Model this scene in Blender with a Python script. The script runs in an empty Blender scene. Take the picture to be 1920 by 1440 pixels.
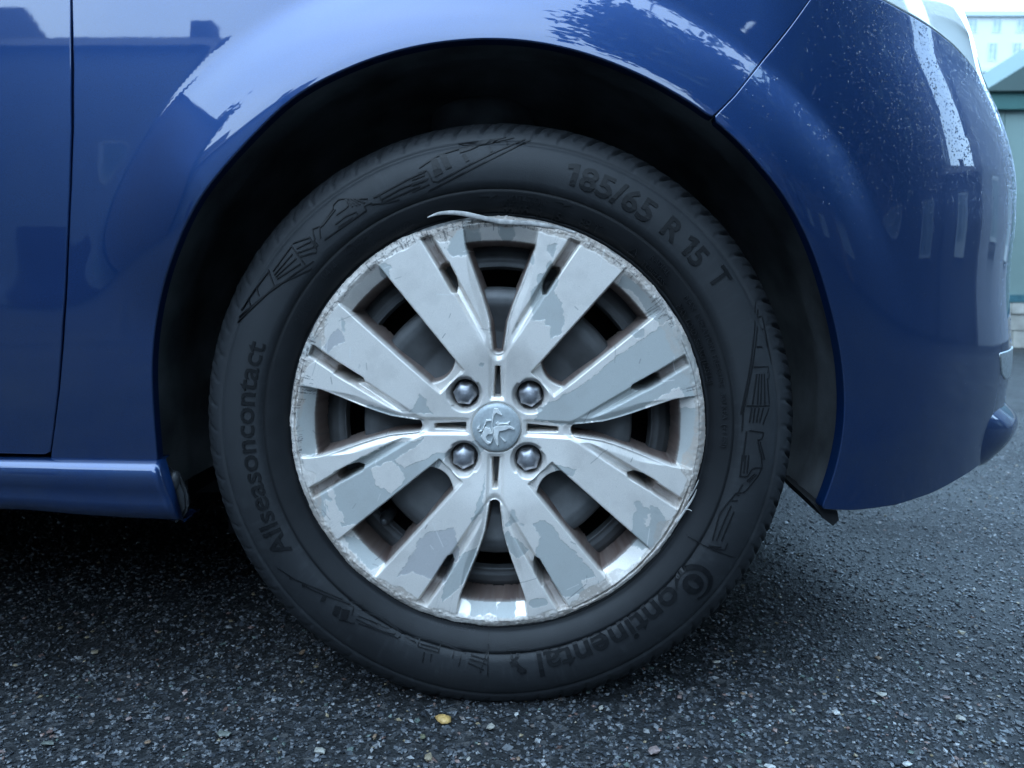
import bpy, bmesh, math, random
import numpy as np
from mathutils import Vector, kdtree
from mathutils.geometry import delaunay_2d_cdt

random.seed(7)
RNG = np.random.default_rng(11)
scene = bpy.context.scene
COL = scene.collection

# ------------------------------------------------------------------ camera
F_PX, PITCH = 1450.0, math.radians(6.5)
CAM = np.array([0.0166, -0.800, 0.4442])
CP, SP = math.cos(PITCH), math.sin(PITCH)
cam_data = bpy.data.cameras.new('camera')
cam_data.sensor_width = 36.0
cam_data.lens = 36.0 * F_PX / 1920.0
cam_data.clip_start = 0.02
cam_data.clip_end = 900.0
cam_data.dof.use_dof = True
cam_data.dof.focus_distance = 0.815
cam_data.dof.aperture_fstop = 8.0
cam = bpy.data.objects.new('camera', cam_data)
COL.objects.link(cam)
cam.location = CAM.tolist()
cam.rotation_euler = (math.radians(90) - PITCH, 0, 0)
scene.camera = cam

# ------------------------------------------------------------------ world, sun, exposure
SUN_EL, SUN_ROT = math.radians(52), math.radians(200)
world = bpy.data.worlds.new('World')
scene.world = world
world.use_nodes = True
wn, wl = world.node_tree.nodes, world.node_tree.links
wn.clear()
w_out = wn.new('ShaderNodeOutputWorld')
w_bg = wn.new('ShaderNodeBackground')
w_sky = wn.new('ShaderNodeTexSky')
w_sky.sky_type = 'NISHITA'
w_sky.sun_disc = False
w_sky.sun_elevation = SUN_EL
w_sky.sun_rotation = SUN_ROT
w_mix = wn.new('ShaderNodeMix'); w_mix.data_type = 'RGBA'
w_tc = wn.new('ShaderNodeTexCoord')
w_noise = wn.new('ShaderNodeTexNoise')
w_noise.inputs['Scale'].default_value = 2.2
w_noise.inputs['Detail'].default_value = 5
w_ramp = wn.new('ShaderNodeValToRGB')
w_ramp.color_ramp.elements[0].color = (12.3, 20.6, 31.0, 1)
w_ramp.color_ramp.elements[0].position = 0.32
w_ramp.color_ramp.elements[1].color = (17.3, 26.6, 36.8, 1)
w_ramp.color_ramp.elements[1].position = 0.72
wl.new(w_tc.outputs['Generated'], w_noise.inputs['Vector'])
wl.new(w_noise.outputs['Fac'], w_ramp.inputs['Fac'])
w_mix.inputs[0].default_value = 0.85
wl.new(w_sky.outputs['Color'], w_mix.inputs[6])
wl.new(w_ramp.outputs['Color'], w_mix.inputs[7])
wl.new(w_mix.outputs[2], w_bg.inputs['Color'])
w_bg.inputs['Strength'].default_value = 0.12
wl.new(w_bg.outputs['Background'], w_out.inputs['Surface'])

sun_data = bpy.data.lights.new('sun', 'SUN')
sun_data.energy = 1.0
sun_data.angle = math.radians(95)
sun_data.color = (1.0, 0.97, 0.93)
sun = bpy.data.objects.new('sun', sun_data)
COL.objects.link(sun)
sd = Vector((math.sin(SUN_ROT) * math.cos(SUN_EL), math.cos(SUN_ROT) * math.cos(SUN_EL), math.sin(SUN_EL)))
sun.rotation_euler = sd.to_track_quat('Z', 'Y').to_euler()

scene.view_settings.view_transform = 'Standard'
scene.view_settings.look = 'None'
scene.view_settings.exposure = 0.75
scene.view_settings.gamma = 1.0

# ------------------------------------------------------------------ helpers
PXM = 1.0 / 1812.5          # metres per photo pixel at the wheel face
HUBZ = 0.306

def tag(o, label=None, cat=None, group=None, kind=None):
    if label: o['label'] = label
    if cat: o['category'] = cat
    if group: o['group'] = group
    if kind: o['kind'] = kind
    return o

def empty(name, loc=(0, 0, 0), parent=None):
    o = bpy.data.objects.new(name, None)
    COL.objects.link(o)
    o.location = loc
    if parent: o.parent = parent
    return o

def link_mesh(name, me, mat=None, parent=None, loc=None):
    o = bpy.data.objects.new(name, me)
    COL.objects.link(o)
    if mat:
        for m in (mat if isinstance(mat, (list, tuple)) else [mat]):
            me.materials.append(m)
    if parent: o.parent = parent
    if loc is not None: o.location = loc
    return o

def mesh_np(name, verts, faces, smooth=True, mat_idx=None):
    """verts Nx3 array, faces Mx3 / Mx4 array (or list of lists)."""
    me = bpy.data.meshes.new(name)
    if isinstance(faces, np.ndarray):
        n, k = faces.shape
        me.vertices.add(len(verts)); me.vertices.foreach_set('co', np.asarray(verts, np.float32).ravel())
        me.loops.add(n * k); me.loops.foreach_set('vertex_index', faces.astype(np.int32).ravel())
        me.polygons.add(n)
        me.polygons.foreach_set('loop_start', np.arange(0, n * k, k, dtype=np.int32))
        me.polygons.foreach_set('loop_total', np.full(n, k, np.int32))
        me.update(calc_edges=True)
        me.validate()
    else:
        me.from_pydata([tuple(map(float, v)) for v in verts], [], [list(map(int, f)) for f in faces])
        me.update()
    if len(me.polygons):
        me.polygons.foreach_set('use_smooth', np.full(len(me.polygons), smooth, bool))
        if mat_idx is not None:
            me.polygons.foreach_set('material_index', np.asarray(mat_idx, np.int32))
    return me

def ray(px, py):
    u = (px - 960.0) / F_PX; v = (py - 720.0) / F_PX
    return np.array([u, CP - v * SP, -SP - v * CP])

def at_y(px, py, Y):
    d = ray(px, py); t = (Y - CAM[1]) / d[1]
    return CAM + d * t

def at_z(px, py, Z):
    d = ray(px, py); t = (Z - CAM[2]) / d[2]
    return CAM + d * t

def project(P):
    P = np.asarray(P) - CAM
    f = P[..., 1] * CP - P[..., 2] * SP
    up = P[..., 1] * SP + P[..., 2] * CP
    return 960 + F_PX * P[..., 0] / f, 720 - F_PX * up / f

def smoothstep(a, b, x):
    t = np.clip((x - a) / (b - a), 0, 1)
    return t * t * (3 - 2 * t)

_NT = RNG.random((256, 256))
def vnoise(x, y):
    xi = np.floor(x).astype(int); yi = np.floor(y).astype(int)
    fx = x - xi; fy = y - yi
    fx = fx * fx * (3 - 2 * fx); fy = fy * fy * (3 - 2 * fy)
    g = lambda i, j: _NT[i % 256, j % 256]
    return (g(xi, yi) * (1 - fx) + g(xi + 1, yi) * fx) * (1 - fy) + (g(xi, yi + 1) * (1 - fx) + g(xi + 1, yi + 1) * fx) * fy

def fbm(x, y, n=4):
    s, a, t = 0, 1.0, 0
    for i in range(n):
        s = s + a * vnoise(x * 2 ** i + 17.3 * i, y * 2 ** i + 5.1 * i); t += a; a *= 0.5
    return s / t

def seg_dist(X, Y, pts, closed=False):
    """unsigned distance to polyline and nearest parameter"""
    pts = np.asarray(pts, float)
    best = np.full(X.shape, 1e9)
    n = len(pts)
    for i in range(n if closed else n - 1):
        a, b = pts[i], pts[(i + 1) % n]
        d = b - a; L2 = d @ d + 1e-12
        t = np.clip(((X - a[0]) * d[0] + (Y - a[1]) * d[1]) / L2, 0, 1)
        dd = np.hypot(X - a[0] - t * d[0], Y - a[1] - t * d[1])
        best = np.minimum(best, dd)
    return best

def inside_poly(X, Y, pts):
    pts = np.asarray(pts, float); n = len(pts)
    ins = np.zeros(X.shape, bool)
    for i in range(n):
        x0, y0 = pts[i]; x1, y1 = pts[(i + 1) % n]
        c = (y0 > Y) != (y1 > Y)
        with np.errstate(divide='ignore', invalid='ignore'):
            xx = (x1 - x0) * (Y - y0) / (y1 - y0 + 1e-15) + x0
        ins ^= c & (X < xx)
    return ins

def sdf(X, Y, pts):
    """signed distance, positive INSIDE"""
    d = seg_dist(X, Y, pts, True)
    return np.where(inside_poly(X, Y, pts), d, -d)

def resample(pts, step, closed=False):
    pts = np.asarray(pts, float)
    if closed: pts = np.vstack([pts, pts[:1]])
    seg = np.linalg.norm(np.diff(pts, axis=0), axis=1)
    cum = np.concatenate([[0], np.cumsum(seg)])
    n = max(2, int(cum[-1] / step) + 1)
    t = np.linspace(0, cum[-1], n)
    out = np.stack([np.interp(t, cum, pts[:, k]) for k in range(pts.shape[1])], 1)
    return out[:-1] if closed else out

def spline(pts, n=8):
    """Catmull-Rom through the points"""
    p = np.asarray(pts, float)
    p = np.vstack([2 * p[0] - p[1], p, 2 * p[-1] - p[-2]])
    out = []
    for i in range(1, len(p) - 2):
        for t in np.linspace(0, 1, n, endpoint=False):
            a, b, c, d = p[i - 1], p[i], p[i + 1], p[i + 2]
            out.append(0.5 * ((2 * b) + (c - a) * t + (2 * a - 5 * b + 4 * c - d) * t * t + (3 * b - a - 3 * c + d) * t ** 3))
    out.append(p[-2])
    return np.array(out)

# ------------------------------------------------------------------ materials
def new_mat(name):
    m = bpy.data.materials.new(name); m.use_nodes = True
    nt = m.node_tree
    b = nt.nodes['Principled BSDF']
    return m, nt, b

def N(nt, kind, **kw):
    n = nt.nodes.new(kind)
    for k, v in kw.items():
        if k in n.inputs: n.inputs[k].default_value = v
        else: setattr(n, k, v)
    return n

def ramp(nt, fac, stops):
    r = nt.nodes.new('ShaderNodeValToRGB')
    el = r.color_ramp.elements
    while len(el) < len(stops): el.new(0.5)
    for e, (p, c) in zip(el, stops):
        e.position = p; e.color = (*c, 1) if len(c) == 3 else c
    nt.links.new(fac, r.inputs['Fac'])
    return r

def objco(nt):
    return N(nt, 'ShaderNodeTexCoord').outputs['Object']

def bump(nt, b, height, strength=0.3, dist=0.001):
    bn = N(nt, 'ShaderNodeBump', Strength=strength, Distance=dist)
    nt.links.new(height, bn.inputs['Height'])
    nt.links.new(bn.outputs['Normal'], b.inputs['Normal'])
    return bn

def simple(name, col, rough=0.5, metal=0.0, nscale=40, nvar=0.25, bumpk=0.0, bscale=200, **kw):
    m, nt, b = new_mat(name)
    co = objco(nt)
    n = N(nt, 'ShaderNodeTexNoise', Scale=nscale, Detail=5.0)
    nt.links.new(co, n.inputs['Vector'])
    lo = tuple(c * (1 - nvar) for c in col); hi = tuple(min(1, c * (1 + nvar)) for c in col)
    r = ramp(nt, n.outputs['Fac'], [(0.3, lo), (0.7, hi)])
    nt.links.new(r.outputs['Color'], b.inputs['Base Color'])
    b.inputs['Roughness'].default_value = rough
    b.inputs['Metallic'].default_value = metal
    for k, v in kw.items(): b.inputs[k].default_value = v
    if bumpk:
        n2 = N(nt, 'ShaderNodeTexNoise', Scale=bscale, Detail=4.0)
        nt.links.new(co, n2.inputs['Vector'])
        bump(nt, b, n2.outputs['Fac'], bumpk, 0.001)
    return m

def paint_mat():
    m, nt, b = new_mat('blue_metallic_paint')
    co = objco(nt)
    fl = N(nt, 'ShaderNodeTexNoise', Scale=1500.0, Detail=2.0)
    nt.links.new(co, fl.inputs['Vector'])
    r = ramp(nt, fl.outputs['Fac'], [(0.30, (0.0034, 0.023, 0.090)), (0.70, (0.0058, 0.040, 0.146))])
    # road film, thicker low down on the body
    dn = N(nt, 'ShaderNodeTexNoise', Scale=7.0, Detail=8.0, Roughness=0.65)
    nt.links.new(co, dn.inputs['Vector'])
    dr0 = ramp(nt, dn.outputs['Fac'], [(0.40, (0, 0, 0)), (0.75, (0.42, 0.42, 0.42))])
    sx = N(nt, 'ShaderNodeSeparateXYZ')
    nt.links.new(co, sx.inputs[0])
    zr = N(nt, 'ShaderNodeMapRange')
    zr.inputs['From Min'].default_value = 0.48; zr.inputs['From Max'].default_value = 0.22
    zr.inputs['To Min'].default_value = 0.12; zr.inputs['To Max'].default_value = 1.0
    nt.links.new(sx.outputs['Z'], zr.inputs['Value'])
    dr = N(nt, 'ShaderNodeMix', data_type='RGBA', blend_type='MULTIPLY')
    dr.inputs[0].default_value = 1
    nt.links.new(dr0.outputs['Color'], dr.inputs[6]); nt.links.new(zr.outputs['Result'], dr.inputs[7])
    sp = N(nt, 'ShaderNodeTexVoronoi', Scale=240.0)
    nt.links.new(co, sp.inputs['Vector'])
    sr = ramp(nt, sp.outputs['Distance'], [(0.0, (1, 1, 1)), (0.07, (0, 0, 0))])
    spm = N(nt, 'ShaderNodeTexNoise', Scale=60.0)
    nt.links.new(co, spm.inputs['Vector'])
    spr = ramp(nt, spm.outputs['Fac'], [(0.58, (0, 0, 0)), (0.68, (0.55, 0.55, 0.55))])
    mm = N(nt, 'ShaderNodeMath', operation='MULTIPLY')
    nt.links.new(sr.outputs['Color'], mm.inputs[0]); nt.links.new(spr.outputs['Color'], mm.inputs[1])
    mx1 = N(nt, 'ShaderNodeMath', operation='MAXIMUM')
    nt.links.new(mm.outputs[0], mx1.inputs[0]); nt.links.new(dr.outputs[2], mx1.inputs[1])
    mix = N(nt, 'ShaderNodeMix', data_type='RGBA')
    nt.links.new(mx1.outputs[0], mix.inputs[0])
    nt.links.new(r.outputs['Color'], mix.inputs[6])
    mix.inputs[7].default_value = (0.07, 0.085, 0.105, 1)
    nt.links.new(mix.outputs[2], b.inputs['Base Color'])
    b.inputs['Metallic'].default_value = 0.7
    b.inputs['Roughness'].default_value = 0.45
    b.inputs['Coat Weight'].default_value = 1.0
    b.inputs['Coat Roughness'].default_value = 0.025
    b.inputs['Coat IOR'].default_value = 1.66
    b.inputs['Coat Tint'].default_value = (0.85, 0.94, 1.0, 1)
    op = N(nt, 'ShaderNodeTexNoise', Scale=90.0, Detail=1.0)
    nt.links.new(co, op.inputs['Vector'])
    bn = N(nt, 'ShaderNodeBump', Strength=0.02, Distance=0.0005)
    nt.links.new(op.outputs['Fac'], bn.inputs['Height'])
    nt.links.new(bn.outputs['Normal'], b.inputs['Coat Normal'])
    return m

def rubber_mat(name, col, rough, dust, dcol=(0.085, 0.098, 0.112)):
    m, nt, b = new_mat(name)
    co = objco(nt)
    n = N(nt, 'ShaderNodeTexNoise', Scale=9.0, Detail=9.0, Roughness=0.62)
    nt.links.new(co, n.inputs['Vector'])
    r = ramp(nt, n.outputs['Fac'], [(0.36, (0, 0, 0)), (0.74, (dust, dust, dust))])
    belt = N(nt, 'ShaderNodeAttribute', attribute_name='road_dust')
    dm = N(nt, 'ShaderNodeMath', operation='ADD', use_clamp=True)
    nt.links.new(r.outputs['Color'], dm.inputs[0]); nt.links.new(belt.outputs['Fac'], dm.inputs[1])
    mix = N(nt, 'ShaderNodeMix', data_type='RGBA')
    nt.links.new(dm.outputs[0], mix.inputs[0])
    mix.inputs[6].default_value = (*col, 1); mix.inputs[7].default_value = (*dcol, 1)
    # mud freckles
    v = N(nt, 'ShaderNodeTexVoronoi', Scale=170.0)
    nt.links.new(co, v.inputs['Vector'])
    vr = ramp(nt, v.outputs['Distance'], [(0.0, (1, 1, 1)), (0.06, (0, 0, 0))])
    n3 = N(nt, 'ShaderNodeTexNoise', Scale=35.0)
    nt.links.new(co, n3.inputs['Vector'])
    n3r = ramp(nt, n3.outputs['Fac'], [(0.60, (0, 0, 0)), (0.66, (0.8, 0.8, 0.8))])
    mm = N(nt, 'ShaderNodeMath', operation='MULTIPLY')
    nt.links.new(vr.outputs['Color'], mm.inputs[0]); nt.links.new(n3r.outputs['Color'], mm.inputs[1])
    mix2 = N(nt, 'ShaderNodeMix', data_type='RGBA')
    nt.links.new(mm.outputs[0], mix2.inputs[0]); nt.links.new(mix.outputs[2], mix2.inputs[6])
    mix2.inputs[7].default_value = (0.012, 0.014, 0.018, 1)
    nt.links.new(mix2.outputs[2], b.inputs['Base Color'])
    b.inputs['Roughness'].default_value = rough
    b.inputs['Specular IOR Level'].default_value = 0.3
    n2 = N(nt, 'ShaderNodeTexNoise', Scale=700.0, Detail=3.0)
    nt.links.new(co, n2.inputs['Vector'])
    bump(nt, b, n2.outputs['Fac'], 0.25, 0.0006)
    return m

def cover_mat():
    m, nt, b = new_mat('worn_silver_lacquer')
    a = N(nt, 'ShaderNodeAttribute', attribute_name='wear_color')
    a2 = N(nt, 'ShaderNodeAttribute', attribute_name='lacquer')
    co = objco(nt)
    fl = N(nt, 'ShaderNodeTexNoise', Scale=1800.0, Detail=1.0)
    nt.links.new(co, fl.inputs['Vector'])
    r = ramp(nt, fl.outputs['Fac'], [(0.3, (0.9, 0.9, 0.9)), (0.7, (1.06, 1.06, 1.06))])
    mx = N(nt, 'ShaderNodeMix', data_type='RGBA', blend_type='MULTIPLY')
    mx.inputs[0].default_value = 1
    nt.links.new(a.outputs['Color'], mx.inputs[6]); nt.links.new(r.outputs['Color'], mx.inputs[7])
    nt.links.new(mx.outputs[2], b.inputs['Base Color'])
    mr = N(nt, 'ShaderNodeMapRange')
    nt.links.new(a2.outputs['Fac'], mr.inputs['Value'])
    mr.inputs['To Min'].default_value = 0.62; mr.inputs['To Max'].default_value = 0.30
    nt.links.new(mr.outputs['Result'], b.inputs['Roughness'])
    mt = N(nt, 'ShaderNodeMapRange')
    nt.links.new(a2.outputs['Fac'], mt.inputs['Value'])
    mt.inputs['To Min'].default_value = 0.1; mt.inputs['To Max'].default_value = 0.28
    nt.links.new(mt.outputs['Result'], b.inputs['Metallic'])
    return m

def asphalt_mat():
    m, nt, b = new_mat('wet_asphalt')
    co = objco(nt)
    v = N(nt, 'ShaderNodeTexVoronoi', Scale=150.0)
    nt.links.new(co, v.inputs['Vector'])
    v2 = N(nt, 'ShaderNodeTexVoronoi', Scale=330.0)
    nt.links.new(co, v2.inputs['Vector'])
    sep = N(nt, 'ShaderNodeSeparateColor')
    nt.links.new(v.outputs['Color'], sep.inputs['Color'])
    cr = ramp(nt, sep.outputs['Red'], [(0.0, (0.006, 0.007, 0.008)), (0.6, (0.012, 0.0135, 0.015)), (0.85, (0.026, 0.028, 0.031)), (1.0, (0.05, 0.05, 0.05))])
    nt.links.new(cr.outputs['Color'], b.inputs['Base Color'])
    n = N(nt, 'ShaderNodeTexNoise', Scale=2.5, Detail=6.0)
    nt.links.new(co, n.inputs['Vector'])
    rr = ramp(nt, n.outputs['Fac'], [(0.35, (0.5, 0.5, 0.5)), (0.7, (0.78, 0.78, 0.78))])
    nt.links.new(rr.outputs['Color'], b.inputs['Roughness'])
    b.inputs['Specular IOR Level'].default_value = 0.3
    add = N(nt, 'ShaderNodeMath', operation='ADD')
    nt.links.new(v.outputs['Distance'], add.inputs[0]); nt.links.new(v2.outputs['Distance'], add.inputs[1])
    bump(nt, b, add.outputs[0], 0.5, 0.0025)
    return m

def stone_mat():
    m, nt, b = new_mat('wet_aggregate')
    a = N(nt, 'ShaderNodeAttribute', attribute_name='stone_color')
    nt.links.new(a.outputs['Color'], b.inputs['Base Color'])
    b.inputs['Roughness'].default_value = 0.30
    co = objco(nt)
    n2 = N(nt, 'ShaderNodeTexNoise', Scale=900.0, Detail=3.0)
    nt.links.new(co, n2.inputs['Vector'])
    bump(nt, b, n2.outputs['Fac'], 0.35, 0.0008)
    return m

M_PAINT = paint_mat()
M_RUB = rubber_mat('tyre_rubber', (0.0042, 0.0050, 0.0064), 0.55, 0.28, (0.023, 0.0255, 0.029))
M_RUB_DARK = rubber_mat('tyre_lettering_rubber', (0.0025, 0.0032, 0.0045), 0.5, 0.15, (0.008, 0.0095, 0.011))
M_RUB_PRINT = rubber_mat('tyre_small_print_rubber', (0.013, 0.0145, 0.017), 0.48, 0.2, (0.022, 0.024, 0.026))
M_COVER = cover_mat()
M_STEEL = simple('dusty_black_steel', (0.075, 0.077, 0.080), 0.5, 0.2, 25, 0.45, 0.15, 500)
M_NUT = simple('grey_wheel_bolt_metal', (0.34, 0.34, 0.36), 0.36, 0.8, 120, 0.45, 0.2, 900)
M_LINER = simple('black_liner_plastic', (0.11, 0.118, 0.125), 0.6, 0.0, 14, 0.6, 0.5, 400)
M_TRIM = simple('black_trim_plastic', (0.016, 0.018, 0.021), 0.5, 0.0, 40, 0.5, 0.4, 400)
M_BLACK = simple('black_underbody', (0.006, 0.007, 0.009), 0.85, 0.0, 5, 0.3)
M_CHROME = simple('satin_chrome_trim', (0.55, 0.60, 0.62), 0.3, 0.8, 300, 0.25, 0.3, 700)
M_ASPH = asphalt_mat()
M_STONE = stone_mat()

def lens_mat():
    m, nt, b = new_mat('wet_headlight_glass')
    b.inputs['Base Color'].default_value = (0.82, 0.90, 0.88, 1)
    b.inputs['Roughness'].default_value = 0.06
    b.inputs['Coat Weight'].default_value = 1.0
    b.inputs['Coat IOR'].default_value = 2.0
    co = objco(nt)
    n2 = N(nt, 'ShaderNodeTexNoise', Scale=14.0, Detail=2.0)
    nt.links.new(co, n2.inputs['Vector'])
    bump(nt, b, n2.outputs['Fac'], 0.1, 0.002)
    return m
M_LENS = lens_mat()
def drop_mat():
    m, nt, b = new_mat('rain_water')
    b.inputs['Base Color'].default_value = (0.93, 0.96, 1, 1)
    b.inputs['Roughness'].default_value = 0.02
    b.inputs['IOR'].default_value = 1.33
    b.inputs['Transmission Weight'].default_value = 1.0
    n = N(nt, 'ShaderNodeTexNoise', Scale=50.0)
    return m
M_DROP = drop_mat()

# ================================================================== LARGE STRUCTURE: road
def make_ground():
    me = mesh_np('road', np.array([[-300, -300, 0], [300, -300, 0], [300, 300, 0], [-300, 300, 0]]), np.array([[0, 1, 2, 3]]), False)
    return tag(link_mesh('road', me, M_ASPH), 'dark wet asphalt road under and around the blue car', None, None, 'structure')
make_ground()

#PART2
# ================================================================== THE CAR BODY
car = empty('blue_hatchback', (0, 0, 0))
tag(car, 'blue metallic hatchback parked on wet asphalt, seen close at its front wheel', 'car')

XC, BB, LL, Y0 = 0.26, 0.42, 0.42, -0.012
SIL = np.array([(-260, 1560), (-130, 1690), (-60, 1758), (0, 1793), (50, 1816), (100, 1832), (158, 1845), (200, 1867), (267, 1892), (333, 1906), (433, 1904),
                (480, 1896), (547, 1892), (630, 1897), (662, 1898), (690, 1893), (715, 1889), (768, 1880), (800, 1873), (860, 1858), (960, 1850)], float)

def base_pt(s, z, a):
    th = np.clip((s - XC) / LL, 0, None)
    x = np.where(s <= XC, s, XC + a * np.sin(th))
    y = Y0 + np.where(s <= XC, 0, BB * (1 - np.cos(th)))
    y = y + 0.5 * 0.42 * (z - 0.50) ** 2 + np.where(z > 0.74, 1.2 * (z - 0.74) ** 2, 0)
    y = y + 0.004 * np.clip(-s - 0.3, 0, 3) 
    return np.stack([x, y, np.broadcast_to(z, x.shape)], -1)

ZA = np.linspace(0.12, 1.15, 104)
def solve_a():
    out = []
    ss = np.linspace(XC, XC + LL * 1.5, 200)
    for z in ZA:
        lo, hi = 0.05, 0.9
        for _ in range(28):
            a = 0.5 * (lo + hi)
            px, py = project(base_pt(ss, np.full(ss.shape, z), a))
            i = int(np.argmax(px))
            tgt = np.interp(py[i], SIL[:, 0], SIL[:, 1])
            if px[i] > tgt: hi = a
            else: lo = a
        out.append(0.5 * (lo + hi))
    out = np.array(out)
    k = np.array([1, 2, 3, 2, 1], float); k /= k.sum()
    return np.convolve(np.pad(out, 2, mode='edge'), k, mode='valid')
AA = solve_a()
def a_of(z): return np.interp(z, ZA, AA)

def plan_n(s, z):
    th = np.clip((s - XC) / LL, 0, None)
    a = a_of(z)
    tx = np.where(s <= XC, 1.0, a * np.cos(th)); ty = np.where(s <= XC, 0.0, BB * np.sin(th))
    l = np.hypot(tx, ty) + 1e-9
    return np.stack([ty / l, -tx / l, np.zeros_like(l)], -1)

FLARE = {'on': False}
def S(s, z):
    s = np.asarray(s, float); z = np.asarray(z, float)
    p = base_pt(s, z, a_of(z))
    if FLARE['on']:
        p = p + plan_n(s, z) * flare(s, z)[..., None]
    return p

ARCH_PX = [(300, 935), (293, 868), (286, 790), (282, 720), (282, 660), (290, 590), (303, 530), (320, 480), (353, 400), (400, 330), (467, 257), (533, 190), (583, 156), (640, 130), (707, 102), (807, 78), (907, 69), (990, 73),
           (1073, 89), (1140, 111), (1207, 139), (1273, 175), (1338, 218), (1397, 273), (1447, 329), (1487, 385), (1527, 467), (1546, 523), (1562, 580), (1573, 623), (1584, 697), (1588, 763), (1584, 813), (1577, 850), (1563, 907), (1543, 953)]
CREASE_PX = [(150, 640), (172, 560), (195, 470), (213, 393), (253, 307), (320, 200), (417, 107), (520, 36), (600, -6), (700, -36), (800, -55), (930, -65), (1050, -60), (1150, -40), (1230, -8), (1300, 30), (1370, 72), (1427, 110), (1500, 178), (1543, 233), (1593, 300), (1630, 383), (1657, 467), (1680, 560), (1690, 650), (1690, 800)]

GS = np.arange(-1.0, XC + LL * 1.2, 0.006); GZ = np.arange(0.15, 1.1, 0.006)
GGS, GGZ = np.meshgrid(GS, GZ, indexing='ij')
def inv_px(pts, smax=None):
    """photo pixel -> (s,z) on the car's skin (nearest visible)"""
    P = S(GGS, GGZ); px, py = project(P)
    vis = np.gradient(px, axis=0) > 0.0
    out = []
    for (x, y) in pts:
        d = np.where(vis, (px - x) ** 2 + (py - y) ** 2, 1e12)
        i, j = np.unravel_index(np.argmin(d), d.shape)
        s, z = GS[i], GZ[j]
        for _ in range(4):
            e = 1e-4
            q0 = project(S(np.array([s, s + e, s]), np.array([z, z, z + e])))
            J = np.array([[q0[0][1] - q0[0][0], q0[0][2] - q0[0][0]], [q0[1][1] - q0[1][0], q0[1][2] - q0[1][0]]]) / e
            if abs(np.linalg.det(J)) < 2e4: break
            st = np.linalg.solve(J, [x - q0[0][0], y - q0[1][0]])
            if np.hypot(*st) > 0.02: break
            s += st[0]; z += st[1]
        out.append((s, z))
    return np.array(out)

ARCH = inv_px(spline(ARCH_PX, 4)); CREASE = inv_px(spline(CREASE_PX, 3))
FL_A = 0.021
def flare(s, z):
    shp = np.broadcast(s, z).shape
    s = np.broadcast_to(s, shp); z = np.broadcast_to(z, shp)
    da = seg_dist(s, z, FLARE['arch']); dc = seg_dist(s, z, FLARE['crease'])
    ap = np.vstack([FLARE['arch'], FLARE['arch'][::-1][:1], ])
    # between arch edge and crease?
    band = inside_poly(s, z, np.vstack([FLARE['arch'], FLARE['crease'][::-1]]))
    hole = inside_poly(s, z, np.vstack([FLARE['arch'], [[FLARE['arch'][-1][0], -1], [FLARE['arch'][0][0], -1]]]))
    q = np.where(hole, 0, np.where(band, da / (da + dc + 1e-9), 1 + dc / 0.06))
    ang = np.degrees(np.arctan2(z - HUBZ, s))
    ang = np.where(ang < -90, ang + 360, ang)
    fade = smoothstep(150 + 16, 150 - 12, ang) * smoothstep(8, 50, ang)
    h = FL_A * (0.15 * smoothstep(166, 150, ang) * smoothstep(2, 20, ang) + 0.85 * fade) * (1 - q ** 1.7)
    k = 0.0019
    return k * np.logaddexp(0, h / k)
FLARE['arch'], FLARE['crease'] = ARCH, CREASE
FLARE['on'] = True
for _ in range(2):
    a_, c_ = inv_px(spline(ARCH_PX, 4)), inv_px(spline(CREASE_PX, 3))
    FLARE['arch'], FLARE['crease'] = a_, c_
def smooth_line(p, n=10):
    p = resample(p, 0.004)
    for _ in range(n):
        q = p.copy(); q[1:-1] = (p[:-2] + 2 * p[1:-1] + p[2:]) / 4; p = q
    return p
ARCH, CREASE = smooth_line(FLARE['arch'], 60), smooth_line(FLARE['crease'], 60)
FLARE['arch'], FLARE['crease'] = ARCH[::2], CREASE[::2]

def S_n(s, z, e=4e-4):
    ds = S(s + e, z) - S(s - e, z); dz = S(s, z + e) - S(s, z - e)
    n = np.cross(ds, dz)
    return n / (np.linalg.norm(n, axis=-1, keepdims=True) + 1e-12)

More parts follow.
